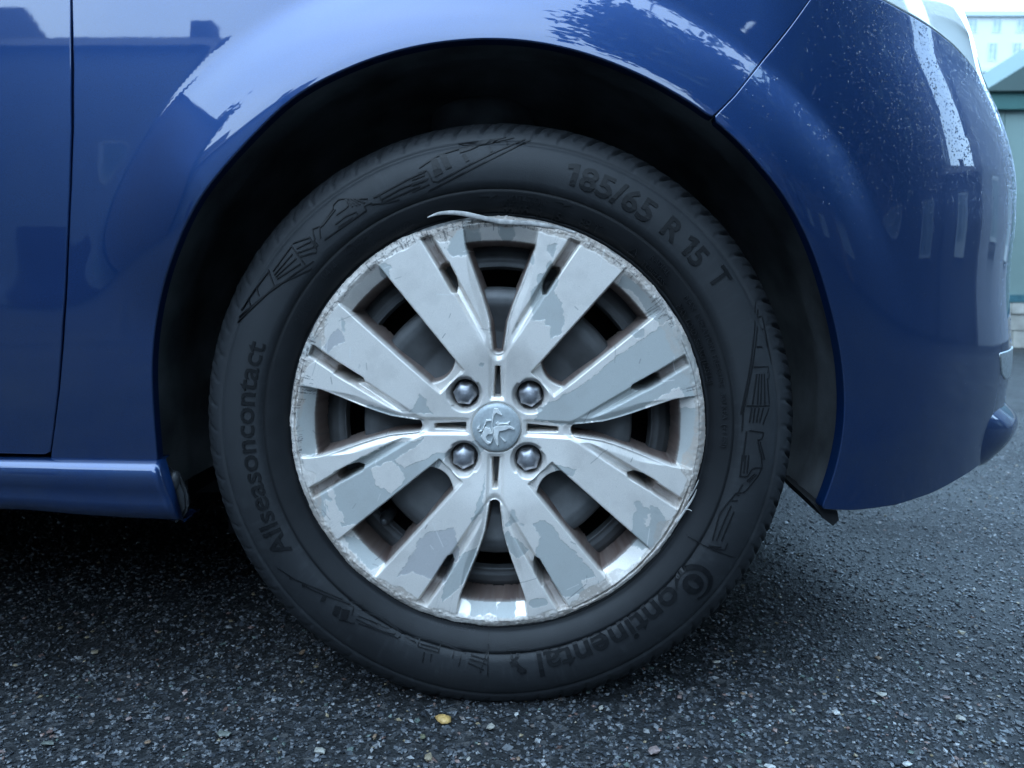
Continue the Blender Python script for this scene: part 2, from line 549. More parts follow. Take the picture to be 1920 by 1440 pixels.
def skin_panel(name, poly, mat, parent, spacing=0.007, hem=0.014, rnd=0.0016, bstep=0.006, lift=0.0):
    """a pressed sheet cut from the car's skin along poly (s,z), with rolled edges"""
    poly = resample(poly, bstep, True)
    n = len(poly)
    lo, hi = poly.min(0), poly.max(0)
    gs, gz = np.meshgrid(np.arange(lo[0], hi[0], spacing), np.arange(lo[1], hi[1], spacing), indexing='ij')
    gs, gz = gs.ravel(), gz.ravel()
    d = sdf(gs, gz, poly)
    k = d > spacing * 0.55
    pts = np.vstack([poly, np.stack([gs[k], gz[k]], 1)])
    res = delaunay_2d_cdt([Vector(p) for p in pts], [(i, (i + 1) % n) for i in range(n)], [], 1, 1e-7)
    v2 = np.array([tuple(v) for v in res[0]]); fc = [tuple(f) for f in res[2]]
    orig = res[3]
    idx_of = {}
    for i, ol in enumerate(orig):
        for o in ol: idx_of[o] = i
    P = S(v2[:, 0], v2[:, 1]); Nn = S_n(v2[:, 0], v2[:, 1])
    P = P + Nn * lift
    # orientation
    f0 = fc[0]
    c = np.cross(P[f0[1]] - P[f0[0]], P[f0[2]] - P[f0[0]])
    if c @ Nn[f0[0]] < 0: fc = [f[::-1] for f in fc]
    ring = [idx_of[i] for i in range(n)]
    b2 = v2[ring]
    tang = np.roll(b2, -1, 0) - np.roll(b2, 1, 0)
    area = 0.5 * np.sum(b2[:, 0] * np.roll(b2[:, 1], -1) - np.roll(b2[:, 0], -1) * b2[:, 1])
    out2 = np.stack([tang[:, 1], -tang[:, 0]], 1) * (1 if area > 0 else -1)
    out2 /= np.linalg.norm(out2, axis=1, keepdims=True) + 1e-12
    outs = S(b2[:, 0] + out2[:, 0] * 1e-3, b2[:, 1] + out2[:, 1] * 1e-3) - S(b2[:, 0], b2[:, 1])
    outs /= np.linalg.norm(outs, axis=1, keepdims=True) + 1e-12
    nb = Nn[ring]; pb = P[ring]
    r1 = pb + outs * rnd * 0.7 - nb * rnd * 0.3
    r2 = pb + outs * rnd - nb * rnd * 1.2
    r3 = pb + outs * rnd * 0.9 - nb * hem
    V = np.vstack([P, r1, r2, r3])
    base = len(P)
    NN = np.vstack([Nn, 0.7 * nb + 0.7 * outs, 0.1 * nb + outs, outs])
    faces = list(fc)
    rings = [ring, list(range(base, base + n)), list(range(base + n, base + 2 * n)), list(range(base + 2 * n, base + 3 * n))]
    for a_, b_ in zip(rings[:-1], rings[1:]):
        for i in range(n):
            j = (i + 1) % n
            q = [a_[i], b_[i], b_[j], a_[j]]
            faces.append(q if area < 0 else q[::-1])
    # fix orientation of hem quads
    fixed = []
    for f in faces:
        c = np.cross(V[f[1]] - V[f[0]], V[f[2]] - V[f[0]])
        fixed.append(tuple(f) if c @ NN[f[0]] >= 0 else tuple(f[::-1]))
    me = mesh_np(name, V, fixed)
    NN /= np.linalg.norm(NN, axis=1, keepdims=True)
    me.normals_split_custom_set_from_vertices([tuple(x) for x in NN])
    return link_mesh(name, me, mat, parent)

ZTOP = 0.93
# gap between door and wing (photo x at y), wing side and door side
gapL = [(128, -60), (130, 0), (131, 120), (131, 240), (128, 350), (124, 440), (118, 560), (112, 650), (106, 730), (98, 800), (92, 845)]
gapR = [(136, -60), (137, 0), (140, 120), (140, 240), (136, 350), (132, 440), (127, 560), (121, 650), (114, 730), (105, 800), (96, 858)]
gL, gR = inv_px(gapL), inv_px(gapR)
seamL = inv_px([(1336, 216), (1375, 178), (1430, 108), (1478, 50), (1519, -6)])
seamR = inv_px([(1342, 220), (1380, 181), (1435, 112), (1483, 53), (1524, -4)])
hl_px = [(1524, -4), (1560, -14), (1612, -10), (1652, 1), (1700, 27), (1744, 53), (1782, 82), (1812, 112), (1832, 138), (1846, 162)]
HLc = inv_px(hl_px)
end = HLc[-1]
HLend = np.array([[end[0] + 0.05, end[1] - 0.02], [XC + LL * 1.35, end[1] - 0.06], [XC + LL * math.pi / 2, end[1] - 0.075]])
HLcurve = np.vstack([HLc, HLend])
SEND = XC + LL * math.pi / 2

# --- front wing (fender)
bl = inv_px([(97, 859), (200, 863), (292, 867)])
k0 = int(np.argmin(np.hypot(ARCH[:, 0] - bl[-1][0], ARCH[:, 1] - bl[-1][1])))
k1 = int(np.argmin(np.hypot(ARCH[:, 0] - seamL[0][0], ARCH[:, 1] - seamL[0][1])))
top_r = seamL[-1]
fender_poly = np.vstack([bl, ARCH[k0 + 1:k1], seamL, [[top_r[0] + 0.03, top_r[1] + 0.06], [top_r[0] + 0.02, ZTOP - 0.05], [0.05, ZTOP], [gR[0][0], ZTOP]], gR[:-1]])
fender = skin_panel('front_wing', fender_poly, M_PAINT, car, spacing=0.004, bstep=0.004)

# --- front door
door_poly = np.vstack([gL, inv_px([(82, 850), (40, 849), (0, 848)]), [[-1.25, HUBZ - 0.005]], [[-1.27, ZTOP]], [[gL[0][0], ZTOP]]])
door = skin_panel('front_door', door_poly, M_PAINT, car, spacing=0.011)
rear_poly = np.array([[-1.276, ZTOP], [-1.256, 0.22], [-2.0, 0.22], [-2.1, ZTOP]])
skin_panel('rear_door', rear_poly, M_PAINT, car, spacing=0.03, bstep=0.03)

# --- bumper
zb = lambda s: 0.226 + 0.012 * smoothstep(0.4, 0.75, s)
abot = ARCH[-1]
kb = int(np.argmin(np.hypot(ARCH[:, 0] - seamR[0][0], ARCH[:, 1] - seamR[0][1])))
botpx = inv_px([(1543, 953), (1600, 955), (1640, 951), (1680, 945), (1747, 923), (1800, 895), (1835, 872)])
zend = botpx[-1][1]
bott = np.vstack([botpx, [[botpx[-1][0] + 0.06, zend + 0.004], [SEND, zend + 0.006]]])
bumper_poly = np.vstack([seamR[::-1], ARCH[kb + 1:-1], bott, HLcurve[::-1][:-1]])
bumper = skin_panel('front_bumper', bumper_poly, M_PAINT, car, spacing=0.006, bstep=0.005)

# --- headlight lens above the bumper
hl_low = HLcurve.copy(); hl_low[:, 1] += 0.004
hl_top = [[SEND, ZTOP - 0.25], [XC + LL * 1.1, ZTOP - 0.17], [XC + LL * 0.6, ZTOP - 0.11], [hl_low[0][0] + 0.035, ZTOP - 0.06]]
headlight = skin_panel('headlight', np.vstack([hl_low, hl_top]), M_LENS, car, spacing=0.011, hem=0.03)

# --- bumper trim: chrome end piece and lower spoiler lip
tr = inv_px([(1874, 664), (1877, 700), (1884, 710)])
tz0, tz1 = tr[2][1], tr[0][1]
trim_poly = np.array([[tr[0][0], tz1], [tr[1][0] + 0.002, tr[1][1]], [tr[2][0], tz0], [SEND, tz0], [SEND, tz1 + 0.006]])
skin_panel('fog_lamp_trim', trim_poly, M_CHROME, car, spacing=0.01, lift=0.0015, hem=0.02)

def spoiler():
    rows = []
    sil = [(752, 1868), (770, 1888), (785, 1905), (800, 1911), (815, 1907), (832, 1897), (850, 1876), (868, 1856)]
    zz = []
    th = np.linspace(math.radians(20), math.radians(90), 36)
    for (py, px) in sil:
        # distance along the ray where the bumper's silhouette is, moved outwards
        z = at_y(px, py, 0.16)[2]
        a0 = a_of(z)
        lo, hi = a0 * 0.8, a0 * 1.4
        for _ in range(24):
            a = 0.5 * (lo + hi)
            P = np.stack([XC + a * np.sin(th), Y0 + BB * (1 - np.cos(th)) , np.full(th.shape, z)], -1)
            if project(P)[0].max() > px: hi = a
            else: lo = a
        k = smoothstep(math.radians(30), math.radians(52), th)[:, None]
        P0 = S(XC + LL * th, np.full(th.shape, z)) + np.array([-0.02, 0.03, 0])
        rows.append(P0 * (1 - k) + P * k)
    rows = np.array(rows)
    R, C = rows.shape[:2]
    f = [[i * C + j, i * C + j + 1, (i + 1) * C + j + 1, (i + 1) * C + j] for i in range(R - 1) for j in range(C - 1)]
    me = mesh_np('front_spoiler', rows.reshape(-1, 3), np.array(f))
    o = link_mesh('front_spoiler', me, M_PAINT, car)
    so = o.modifiers.new('thick', 'SOLIDIFY'); so.thickness = 0.006; so.offset = 1
    ss = o.modifiers.new('smooth', 'SUBSURF'); ss.levels = ss.render_levels = 1
    return o
spoiler()

# --- sill
def sill():
    x0, x1 = -2.0, at_y(300, 900, -0.01)[0]
    zt = at_y(200, 866, -0.01)[2]
    top = lambda x: zt + np.interp(x, [-1, -0.55, x1], [0.004, 0.0035, 0.0])
    bot = lambda x: np.interp(x, [-2, -0.60, -0.50, -0.44, -0.39, x1], [0.237, at_y(0, 958, -0.005)[2], at_y(70, 962, -0.005)[2], at_y(150, 972, -0.005)[2], at_y(220, 978, -0.005)[2], at_y(320, 982, -0.005)[2]])
    prof = [(0.030, 1.0), (0.002, 1.0), (-0.004, 0.985), (-0.0085, 0.95), (-0.0115, 0.86), (-0.0125, 0.72), (-0.011, 0.55), (-0.0075, 0.40), (-0.0085, 0.34), (-0.006, 0.20), (0.0, 0.07), (0.010, 0.0), (0.06, -0.03)]
    xs = np.concatenate([np.linspace(-2, -0.62, 10), np.linspace(-0.6, x1, 60)])
    V = []
    for x in xs:
        e = smoothstep(x1 - 0.005, x1, x) * 0.004
        xx = x
        for (y, t) in prof:
            lean = np.interp(t, [0, 1], [0.016, 0.0]) * smoothstep(x1 - 0.08, x1, x)
            if x > x1 - 0.004: y = min(y, 0.006)
            V.append((xx + lean, Y0 + 0.008 + y + e, bot(x) + (top(x) - bot(x)) * t))
    R, C = len(xs), len(prof)
    f = [[i * C + j, (i + 1) * C + j, (i + 1) * C + j + 1, i * C + j + 1] for i in range(R - 1) for j in range(C - 1)]
    f = [q[::-1] for q in f]
    # end cap
    b = (R - 1) * C
    V = np.array(V)
    capf = [[b + j for j in range(C)]]
    me = mesh_np('sill', V, f + capf)
    return link_mesh('sill', me, M_PAINT, car)
sill()

# --- wheel-arch liner: sweeps inward from the lip
def liner():
    A = S(ARCH[:, 0], ARCH[:, 1])
    c = np.array([0.0, 0, HUBZ])
    rad = A - c; rad[:, 1] = 0
    rl = np.linalg.norm(rad, axis=1, keepdims=True); rn = rad / rl
    prof = [(0.0035, 0.002), (0.0015, 0.006), (0.004, 0.014), (0.012, 0.022), (0.014, 0.05), (0.012, 0.09), (0.010, 0.10), (0.012, 0.112), (0.010, 0.16), (-0.005, 0.24), (-0.03, 0.33), (-0.09, 0.35)]
    V = []
    for i in range(len(A)):
        for (dr, dy) in prof:
            p = A[i] + rn[i] * dr; p = p.copy()
            p[1] = A[i][1] + dy
            V.append(p)
    R, C = len(A), len(prof)
    f = [[i * C + j, i * C + j + 1, (i + 1) * C + j + 1, (i + 1) * C + j] for i in range(R - 1) for j in range(C - 1)]
    me = mesh_np('wheel_arch_liner', np.array(V), np.array(f))
    return link_mesh('wheel_arch_liner', me, M_LINER, car)
LINER = liner()

def lathe(prof, n=32):
    """prof: list of (r, y) around the y axis"""
    V = [(r * math.cos(2 * math.pi * i / n), y, r * math.sin(2 * math.pi * i / n)) for i in range(n) for (r, y) in prof]
    C = len(prof)
    f = [[i * C + j, i * C + j + 1, ((i + 1) % n) * C + j + 1, ((i + 1) % n) * C + j] for i in range(n) for j in range(C - 1)]
    return np.array(V), np.array(f)

def box(name, lo, hi, mat, parent, bev=0.0):
    bm = bmesh.new()
    bmesh.ops.create_cube(bm, size=1)
    for v in bm.verts:
        v.co = Vector([lo[i] + (v.co[i] + 0.5) * (hi[i] - lo[i]) for i in range(3)])
    if bev: bmesh.ops.bevel(bm, geom=bm.edges[:], offset=bev, segments=2, affect='EDGES')
    me = bpy.data.meshes.new(name); bm.to_mesh(me); bm.free()
    return link_mesh(name, me, mat, parent)

# sill end flange (black plastic) with its push fastener
def flange():
    pts = [(297, 868), (305, 866), (318, 880), (336, 892), (350, 925), (352, 955), (338, 976), (322, 984), (316, 960), (306, 905)]
    P = [at_y(x, y, 0.010) for (x, y) in pts]
    bm = bmesh.new()
    vs = [bm.verts.new(p) for p in P]
    bm.faces.new(vs)
    r = bmesh.ops.extrude_face_region(bm, geom=bm.faces[:])
    bmesh.ops.translate(bm, verts=[g for g in r['geom'] if isinstance(g, bmesh.types.BMVert)], vec=(0, 0.009, 0))
    bmesh.ops.recalc_face_normals(bm, faces=bm.faces)
    bmesh.ops.bevel(bm, geom=[e for e in bm.edges], offset=0.003, segments=2, affect='EDGES')
    me = bpy.data.meshes.new('sill_end_flange'); bm.to_mesh(me); bm.free()
    o = link_mesh('sill_end_flange', me, M_TRIM, car)
    V, f = lathe([(0.0, -0.004), (0.004, -0.0037), (0.0075, -0.002), (0.009, 0.001), (0.009, 0.006)], 20)
    me = mesh_np('fastener', V * np.array([0.75, 1, 1.25]), f)
    fa = link_mesh('fastener', me, M_TRIM, o)
    fa.location = at_y(326, 904, 0.011)
flange()
# black air deflector tip under the bumper corner
def deflector():
    pts = [(1518, 938), (1542, 954), (1570, 958), (1573, 975), (1562, 986), (1546, 974), (1530, 952)]
    P = [at_y(x, y, 0.03) for (x, y) in pts]
    bm = bmesh.new()
    bm.faces.new([bm.verts.new(p) for p in P])
    r = bmesh.ops.extrude_face_region(bm, geom=bm.faces[:])
    bmesh.ops.translate(bm, verts=[g for g in r['geom'] if isinstance(g, bmesh.types.BMVert)], vec=(0, 0.12, 0.01))
    bmesh.ops.recalc_face_normals(bm, faces=bm.faces)
    me = bpy.data.meshes.new('air_deflector'); bm.to_mesh(me); bm.free()
    link_mesh('air_deflector', me, M_BLACK, car)
deflector()

# liner fastener and spring seat inside the arch
V, f = lathe([(0.0, -0.004), (0.004, -0.0035), (0.0062, -0.001), (0.0065, 0.006)], 18)
me = mesh_np('fastener', V, f)
fa = link_mesh('fastener', me, simple('grey_plastic_clip', (0.05, 0.055, 0.065), 0.5), LINER)
fa.location = at_y(882, 168, 0.20)
V, f = lathe([(0.0, 0), (0.05, 0), (0.065, 0.012), (0.068, 0.03), (0.05, 0.05), (0.05, 0.2)], 40)
V = V[:, [0, 2, 1]] * np.array([1, 1, -1])
me = mesh_np('spring_seat', V, f)
link_mesh('spring_seat', me, M_LINER, car).location = (at_y(905, 190, 0.22) + np.array([0, 0.02, 0.0]))

# the rest of the car, so that it keeps the light out from under it
def sheet(name, pts, faces, mat, parent=car):
    me = mesh_np(name, np.array(pts, float), faces, False)
    return link_mesh(name, me, mat, parent)
WID = 1.66
box('underbody', (-2.0, 0.22, 0.175), (-0.42, WID, 0.30), M_BLACK, car)
box('floor_tunnel', (-2.0, 0.40, 0.135), (-0.43, WID - 0.2, 0.1745), M_BLACK, car)
box('suspension_crossmember', (-0.415, 0.345, 0.085), (-0.02, WID - 0.345, 0.1645), M_BLACK, car)
box('front_subframe', (-0.419, 0.36, 0.165), (0.60, WID - 0.3, 0.29), M_BLACK, car)
# far side, bonnet, cabin
ss = np.linspace(-2.0, SEND, 60)
def edge_top(): 
    zt = np.interp(ss, [-2, 0.05, 0.3, SEND], [ZTOP, ZTOP, ZTOP - 0.05, ZTOP - 0.24])
    return S(ss, zt)
E = edge_top()
Eo = E.copy(); Eo[:, 1] = 2 * WID / 2 - Eo[:, 1]
mid = []
W = 9
V = []
for k in range(W):
    t = k / (W - 1)
    c = E * (1 - t) + Eo * t
    c[:, 2] += 0.09 * math.sin(math.pi * t) ** 0.8
    V.append(c)
V = np.array(V); R, C = V.shape[:2]
f = [[i * C + j, i * C + j + 1, (i + 1) * C + j + 1, (i + 1) * C + j] for i in range(R - 1) for j in range(C - 1)]
link_mesh('bonnet', mesh_np('bonnet', V.reshape(-1, 3), np.array(f)), M_PAINT, car)
zl = np.full(ss.shape, 0.17)
B = S(ss, zl); Bo = B.copy(); Bo[:, 1] = WID - Bo[:, 1]
V = np.vstack([Eo, Bo]); C = len(ss)
f = [[j, j + 1, C + j + 1, C + j] for j in range(C - 1)]
link_mesh('body_side', mesh_np('body_side', V, np.array(f)), M_PAINT, car)
M_GLASS = simple('dark_car_glass', (0.01, 0.012, 0.015), 0.05, 0.0, 3, 0.1)
z0, z1 = ZTOP, 1.42
sheet('windscreen', [(-0.15, 0.10, z0 + 0.03), (-0.15, WID - 0.1, z0 + 0.03), (-0.85, WID - 0.28, z1), (-0.85, 0.28, z1)], [[0, 1, 2, 3]], M_GLASS)
sheet('side_window', [(-0.15, 0.09, z0), (-2.0, 0.09, z0), (-2.0, 0.28, z1), (-0.85, 0.28, z1)], [[0, 1, 2, 3]], M_GLASS)
sheet('side_window', [(-0.15, WID - 0.09, z0), (-2.0, WID - 0.09, z0), (-2.0, WID - 0.28, z1), (-0.85, WID - 0.28, z1)], [[0, 1, 2, 3]], M_GLASS)
box('roof', (-2.0, 0.27, z1), (-0.84, WID - 0.27, z1 + 0.035), M_PAINT, car, 0.015)
sheet('rear_panel', [(-2.0, 0.0, 0.18), (-2.0, WID, 0.18), (-2.0, WID - 0.28, z1), (-2.0, 0.28, z1)], [[0, 1, 2, 3]], M_PAINT)
# inner wing closes the engine bay behind the liner
for wx in (0.0, -2.5):
    V, f = lathe([(0.0, -0.09), (0.19, -0.09), (0.30, -0.08), (0.306, 0.0), (0.30, 0.08), (0.0, 0.09)], 48)
    link_mesh('road_wheel', mesh_np('road_wheel', V, f), M_BLACK, car).location = (wx, WID - 0.1, 0.308)
sheet('inner_wing', [(-0.45, 0.34, 0.2), (0.55, 0.34, 0.2), (0.55, 0.34, 0.9), (-0.45, 0.34, 0.9)], [[0, 1, 2, 3]], M_BLACK)

# rain beads on the bumper, wing and headlight
def raindrops(name, parent, regions):
    pos, nor, rad = [], [], []
    for (n, fn, r0, r1) in regions:
        sz = fn(n)
        p = S(sz[:, 0], sz[:, 1]); nn = S_n(sz[:, 0], sz[:, 1])
        pos.append(p); nor.append(nn); rad.append(r0 + (r1 - r0) * RNG.random(len(p)) ** 3)
    pos = np.vstack(pos); nor = np.vstack(nor); rad = np.concatenate(rad)
    bm = bmesh.new(); bmesh.ops.create_icosphere(bm, subdivisions=1, radius=1)
    bv = np.array([tuple(v.co) for v in bm.verts]); bf = np.array([[v.index for v in f.verts] for f in bm.faces]); bm.free()
    t = np.cross(nor, [0, 0, 1.0]); t /= np.linalg.norm(t, axis=1, keepdims=True) + 1e-9
    b = np.cross(nor, t)
    el = 1 + 0.5 * RNG.random(len(pos))
    V = pos[:, None, :] + rad[:, None, None] * (bv[None, :, 0:1] * t[:, None, :] + bv[None, :, 1:2] * b[:, None, :] * el[:, None, None] + 0.55 * bv[None, :, 2:3] * nor[:, None, :])
    F = bf[None] + (np.arange(len(pos)) * len(bv))[:, None, None]
    o = link_mesh(name, mesh_np(name, V.reshape(-1, 3), F.reshape(-1, 3)), M_DROP, parent)
    return tag(o, kind='stuff')
def in_poly_sampler(poly, dens=None):
    poly = np.asarray(poly)
    def fn(n):
        lo, hi = poly.min(0), poly.max(0)
        out = np.zeros((0, 2))
        while len(out) < n:
            q = lo + (hi - lo) * RNG.random((n * 3, 2))
            k = inside_poly(q[:, 0], q[:, 1], poly)
            if dens is not None: k &= RNG.random(len(q)) < dens(q)
            out = np.vstack([out, q[k]])
        return out[:n]
    return fn
bpoly = bumper_poly
up = lambda q: np.clip((q[:, 1] - 0.50) / 0.10, 0.0, 1) * np.clip((q[:, 0] - 0.30) / 0.15, 0.05, 1)
lowd = lambda q: np.clip((q[:, 0] - 0.5) / 0.2, 0.0, 1)
raindrops('raindrops', bumper, [(7000, in_poly_sampler(bpoly, up), 0.0004, 0.0012), (900, in_poly_sampler(bpoly, lowd), 0.0005, 0.0013), (160, in_poly_sampler(bpoly), 0.0004, 0.0011)])
# ================================================================== THE WHEEL
# wheel-local frame: x right, y depth (away from the viewer), z up; photo pixels * PXM
WS = 1.015
STEER, SPIN = math.radians(-1.2), math.radians(-1.4)
def wheel_xf(o):
    o.scale = (WS, WS, WS); o.location = (0, 0, HUBZ); o.rotation_euler = (0, 0, STEER)

# ---- pressed-steel wheel (visible through the cover's windows)
def steel_wheel():
    prof = [(0, -48), (60, -48), (95, -56), (140, -66), (180, -67), (208, -58), (232, -49), (246, -50), (254, -55), (259, -62), (266, -80), (286, -88), (306, -90), (318, -88), (332, -94), (346, -108), (356, -140), (362, -330)]
    pr = np.array([p[0] for p in prof], float); pd = np.array([p[1] for p in prof], float)
    nt = 720
    rs = np.unique(np.concatenate([np.arange(0.5, 250, 5), np.arange(250, 330, 1.5), np.linspace(330, 362, 14)]))
    th = np.arange(nt) * 2 * math.pi / nt
    R, T = np.meshgrid(rs, th)
    D = np.interp(R, pr, pd)
    k = np.ones(3) / 3
    # slot rings, eight oval slots with rolled lips
    a = (np.degrees(T - SPIN) % 45.0); a = np.where(a > 22.5, a - 45, a)
    sl = 11.8; rc, hw = 282.0, 21.0
    arc = np.radians(np.clip(np.abs(a) - (sl - 4.2), 0, None)) * R
    dslot = np.hypot(arc, R - rc) - hw
    D = D + 3.5 * np.exp(-(dslot / 5.0) ** 2) - np.where(dslot < 0, np.minimum(14, -dslot * 3), 0)
    X, Z = R * np.cos(T), R * np.sin(T)
    V = np.stack([X, -D, Z], -1).reshape(-1, 3) * PXM
    nr = len(rs)
    i = np.arange(nt)[:, None]; j = np.arange(nr - 1)[None]
    i2 = (i + 1) % nt
    F = np.stack([i * nr + j, i * nr + j + 1, i2 * nr + j + 1, i2 * nr + j], -1)
    dm = np.stack([dslot[:, :-1], dslot[:, 1:]], 0).max(0)
    keep = dm > -4.0
    F = F[keep].reshape(-1, 4)
    me = mesh_np('wheel', V, F[:, ::-1].copy())
    return link_mesh('wheel', me, M_STEEL, car)
wheel = steel_wheel()
wheel_xf(wheel)

V, f = lathe([(0.0, 0), (0.128, 0), (0.130, 0.004), (0.130, 0.02), (0.0, 0.02)], 64)
link_mesh('brake_disc', mesh_np('brake_disc', V, f), simple('dark_cast_iron', (0.014, 0.015, 0.018), 0.6, 0.3, 30, 0.4), wheel).location = (0, 0.075, 0)

V, f = lathe([(0.0, 0), (0.19, 0), (0.19, 0.01), (0.0, 0.01)], 64)
link_mesh('brake_backplate', mesh_np('brake_backplate', V, f), M_BLACK, wheel).location = (0, 0.10, 0)

# ---- moulded wheel cover, built as one relief from its eightfold drawing
R_OUT = 387.0
def F_dome(r): return -10.0 * (r / 385.0) ** 2
P_BLADE = [(227, 300), (57, 101)]
def cover_relief(x, z):
    """x,z in wheel pixels (cover's own axes). returns height (px, + towards viewer), wall flag, hole flag"""
    r = np.hypot(x, z)
    ax, az = np.abs(x), np.abs(z)
    U, Vv = np.minimum(ax, az), np.maximum(ax, az)
    face = F_dome(r) - 15.0 * smoothstep(165, 50, r)
    # --- line of the broad blade towards the diagonal window
    d0 = np.array(P_BLADE[0]) - np.array(P_BLADE[1]); d0 = d0 / np.linalg.norm(d0)
    n0 = np.array([d0[1], -d0[0]])
    dl = (U - 57) * n0[0] + (Vv - 101) * n0[1]            # >0 beyond the blade, on the window side
    rec = np.hypot(U - 60.5, Vv - 60.5) - 34.0            # U-shaped seat round the bolt
    along = (U - 60.5 + Vv - 60.5) / math.sqrt(2)
    d_rec = np.where(along > 0, np.maximum(dl, -rec), -rec)     # inside the recess/window trough when > 0
    d_rec = np.where((along > 0) & (dl < 0), np.maximum(dl, -rec), d_rec)
    # floor of the recess falls gently outwards
    rfloor = face - 10.0 - 0.06 * np.clip(r - 85, 0, 100)
    rim_d = 371.0 - r
    bevel = F_dome(371.0) - 0.72 * np.clip(rim_d, 0, 30) - 14.0 * np.clip(rim_d - 30, 0, None)
    # inner end of the diagonal window
    q = (U + Vv) / math.sqrt(2)                            # along the diagonal
    w = (Vv - U) / math.sqrt(2)
    din = q - (131.0 + 0.012 * w * w)                     # > 0 outside the boss
    boss = rfloor - 11.0 * np.clip(din, 0, None)
    wallL = face - 11 * np.clip(dl - 1.0, 0, None)
    wallL = np.where(along > 0, wallL, face)
    trough = np.maximum(np.maximum(boss, bevel), wallL)
    trough = np.minimum(trough, face)
    # bolt-seat wall (steep, closes the recess towards the hub)
    seat = np.maximum(rfloor, face - 2.2 * np.clip(-rec, 0, None))
    trough = np.where(q < 118, np.maximum(np.minimum(seat, face), np.minimum(wallL, face) if False else seat), trough)
    wallmix = np.maximum(trough, np.where(along > 0, face - 11 * np.clip(dl, 0, None), trough))
    trough = np.where(q < 118, np.minimum(wallmix, face), trough)
    h = np.where(d_rec > 0, trough, face)
    wall = np.where(d_rec > 0, np.clip((face - h - 14) / 12, 0, 1), 0)
    wall = np.where(rim_d < 28, 0, wall)
    # --- T-shaped window
    tl = np.array([(140.0, 11.0), (172, 15), (195, 18), (220, 25), (245, 33.5), (289, 50), (325, 63), (353, 79), (380, 92)])
    half = np.interp(Vv, tl[:, 0], tl[:, 1])
    slope = np.interp(Vv, [140, 200, 250, 353], [0.99, 0.96, 0.93, 0.92])
    dT = (half - U) * slope
    end = Vv - (136.0 + 0.05 * U * U)
    dT = np.minimum(dT, end)
    tw = np.maximum(np.maximum(face - 11 * np.clip(dT - 1.0, 0, None), bevel), face - 11.0 * np.clip(end, 0, None))
    h = np.where(dT > 0, np.minimum(tw, face), h)
    wall = np.where(dT > 0, np.where(rim_d < 28, 0, np.clip((face - h - 14) / 12, 0, 1)), wall)
    # rounded shoulder of the blade towards the T window
    sh = smoothstep(15, 0, -dT) * (dT <= 0)
    h = h - sh * 5.5 * smoothstep(330, 250, Vv) * (U < Vv * 0.8)
    # --- groove between narrow and broad blade
    g1 = np.interp(Vv, [144, 172, 276, 350, 380], [17, 18, 78, 124, 142])
    g2 = np.interp(Vv, [144, 244, 342, 380], [22, 83, 147, 172])
    gd = np.minimum(U - g1, g2 - U) * 0.83
    gw = np.clip((g2 - g1) * 0.42, 1, 30)
    deep = np.interp(Vv, [150, 185, 238, 300, 345, 366], [1, 5, 13, 24, 13, 6])
    gfloor = face - deep * smoothstep(0, 1, np.clip(gd / np.minimum(gw, 5.5), 0, 1))
    gok = (gd > 0) & (r < 369) & (Vv > 148)
    h = np.where(gok, np.minimum(h, gfloor), h)
    wall = np.where(gok, 0.75 * smoothstep(8, 20, face - h) * smoothstep(262, 300, Vv), wall)
    slot = sdf(U, Vv, [(93, 301), (107, 297), (110, 287), (86, 246), (79, 245), (76, 258), (78, 274)])
    h = np.where(slot > 0, h - 16.0 * slot, h)
    # --- small slots and the channel round the hub
    ch = smoothstep(17, 11, U) * smoothstep(46, 60, Vv) * smoothstep(150, 138, Vv)
    h = h - 4.5 * ch * (U < 20)
    sw = np.interp(Vv, [57, 114], [6.6, 3.8])
    sl = np.minimum(np.minimum(sw - U, Vv - 57), 114 - Vv)
    h = np.where(sl > 0, h - 24.0 * sl, h)
    # --- bolt holes
    hd = 27.0 - np.hypot(U - 60.5, Vv - 60.5)
    h = np.where(hd > 0, h - 12.0 * hd, h - 2.0 * smoothstep(5, 0, -hd))
    # --- badge seat
    h = np.where(r < 47.5, face - 4.0, h)
    # soft concave saddle where blades leave the hub
    # --- rim roll-off
    h = h - 0.012 * np.clip(r - 372, 0, None) ** 2 * 3.2
    edge = np.exp(-((r - 371.5) / 2.2) ** 2)
    return h, wall, face

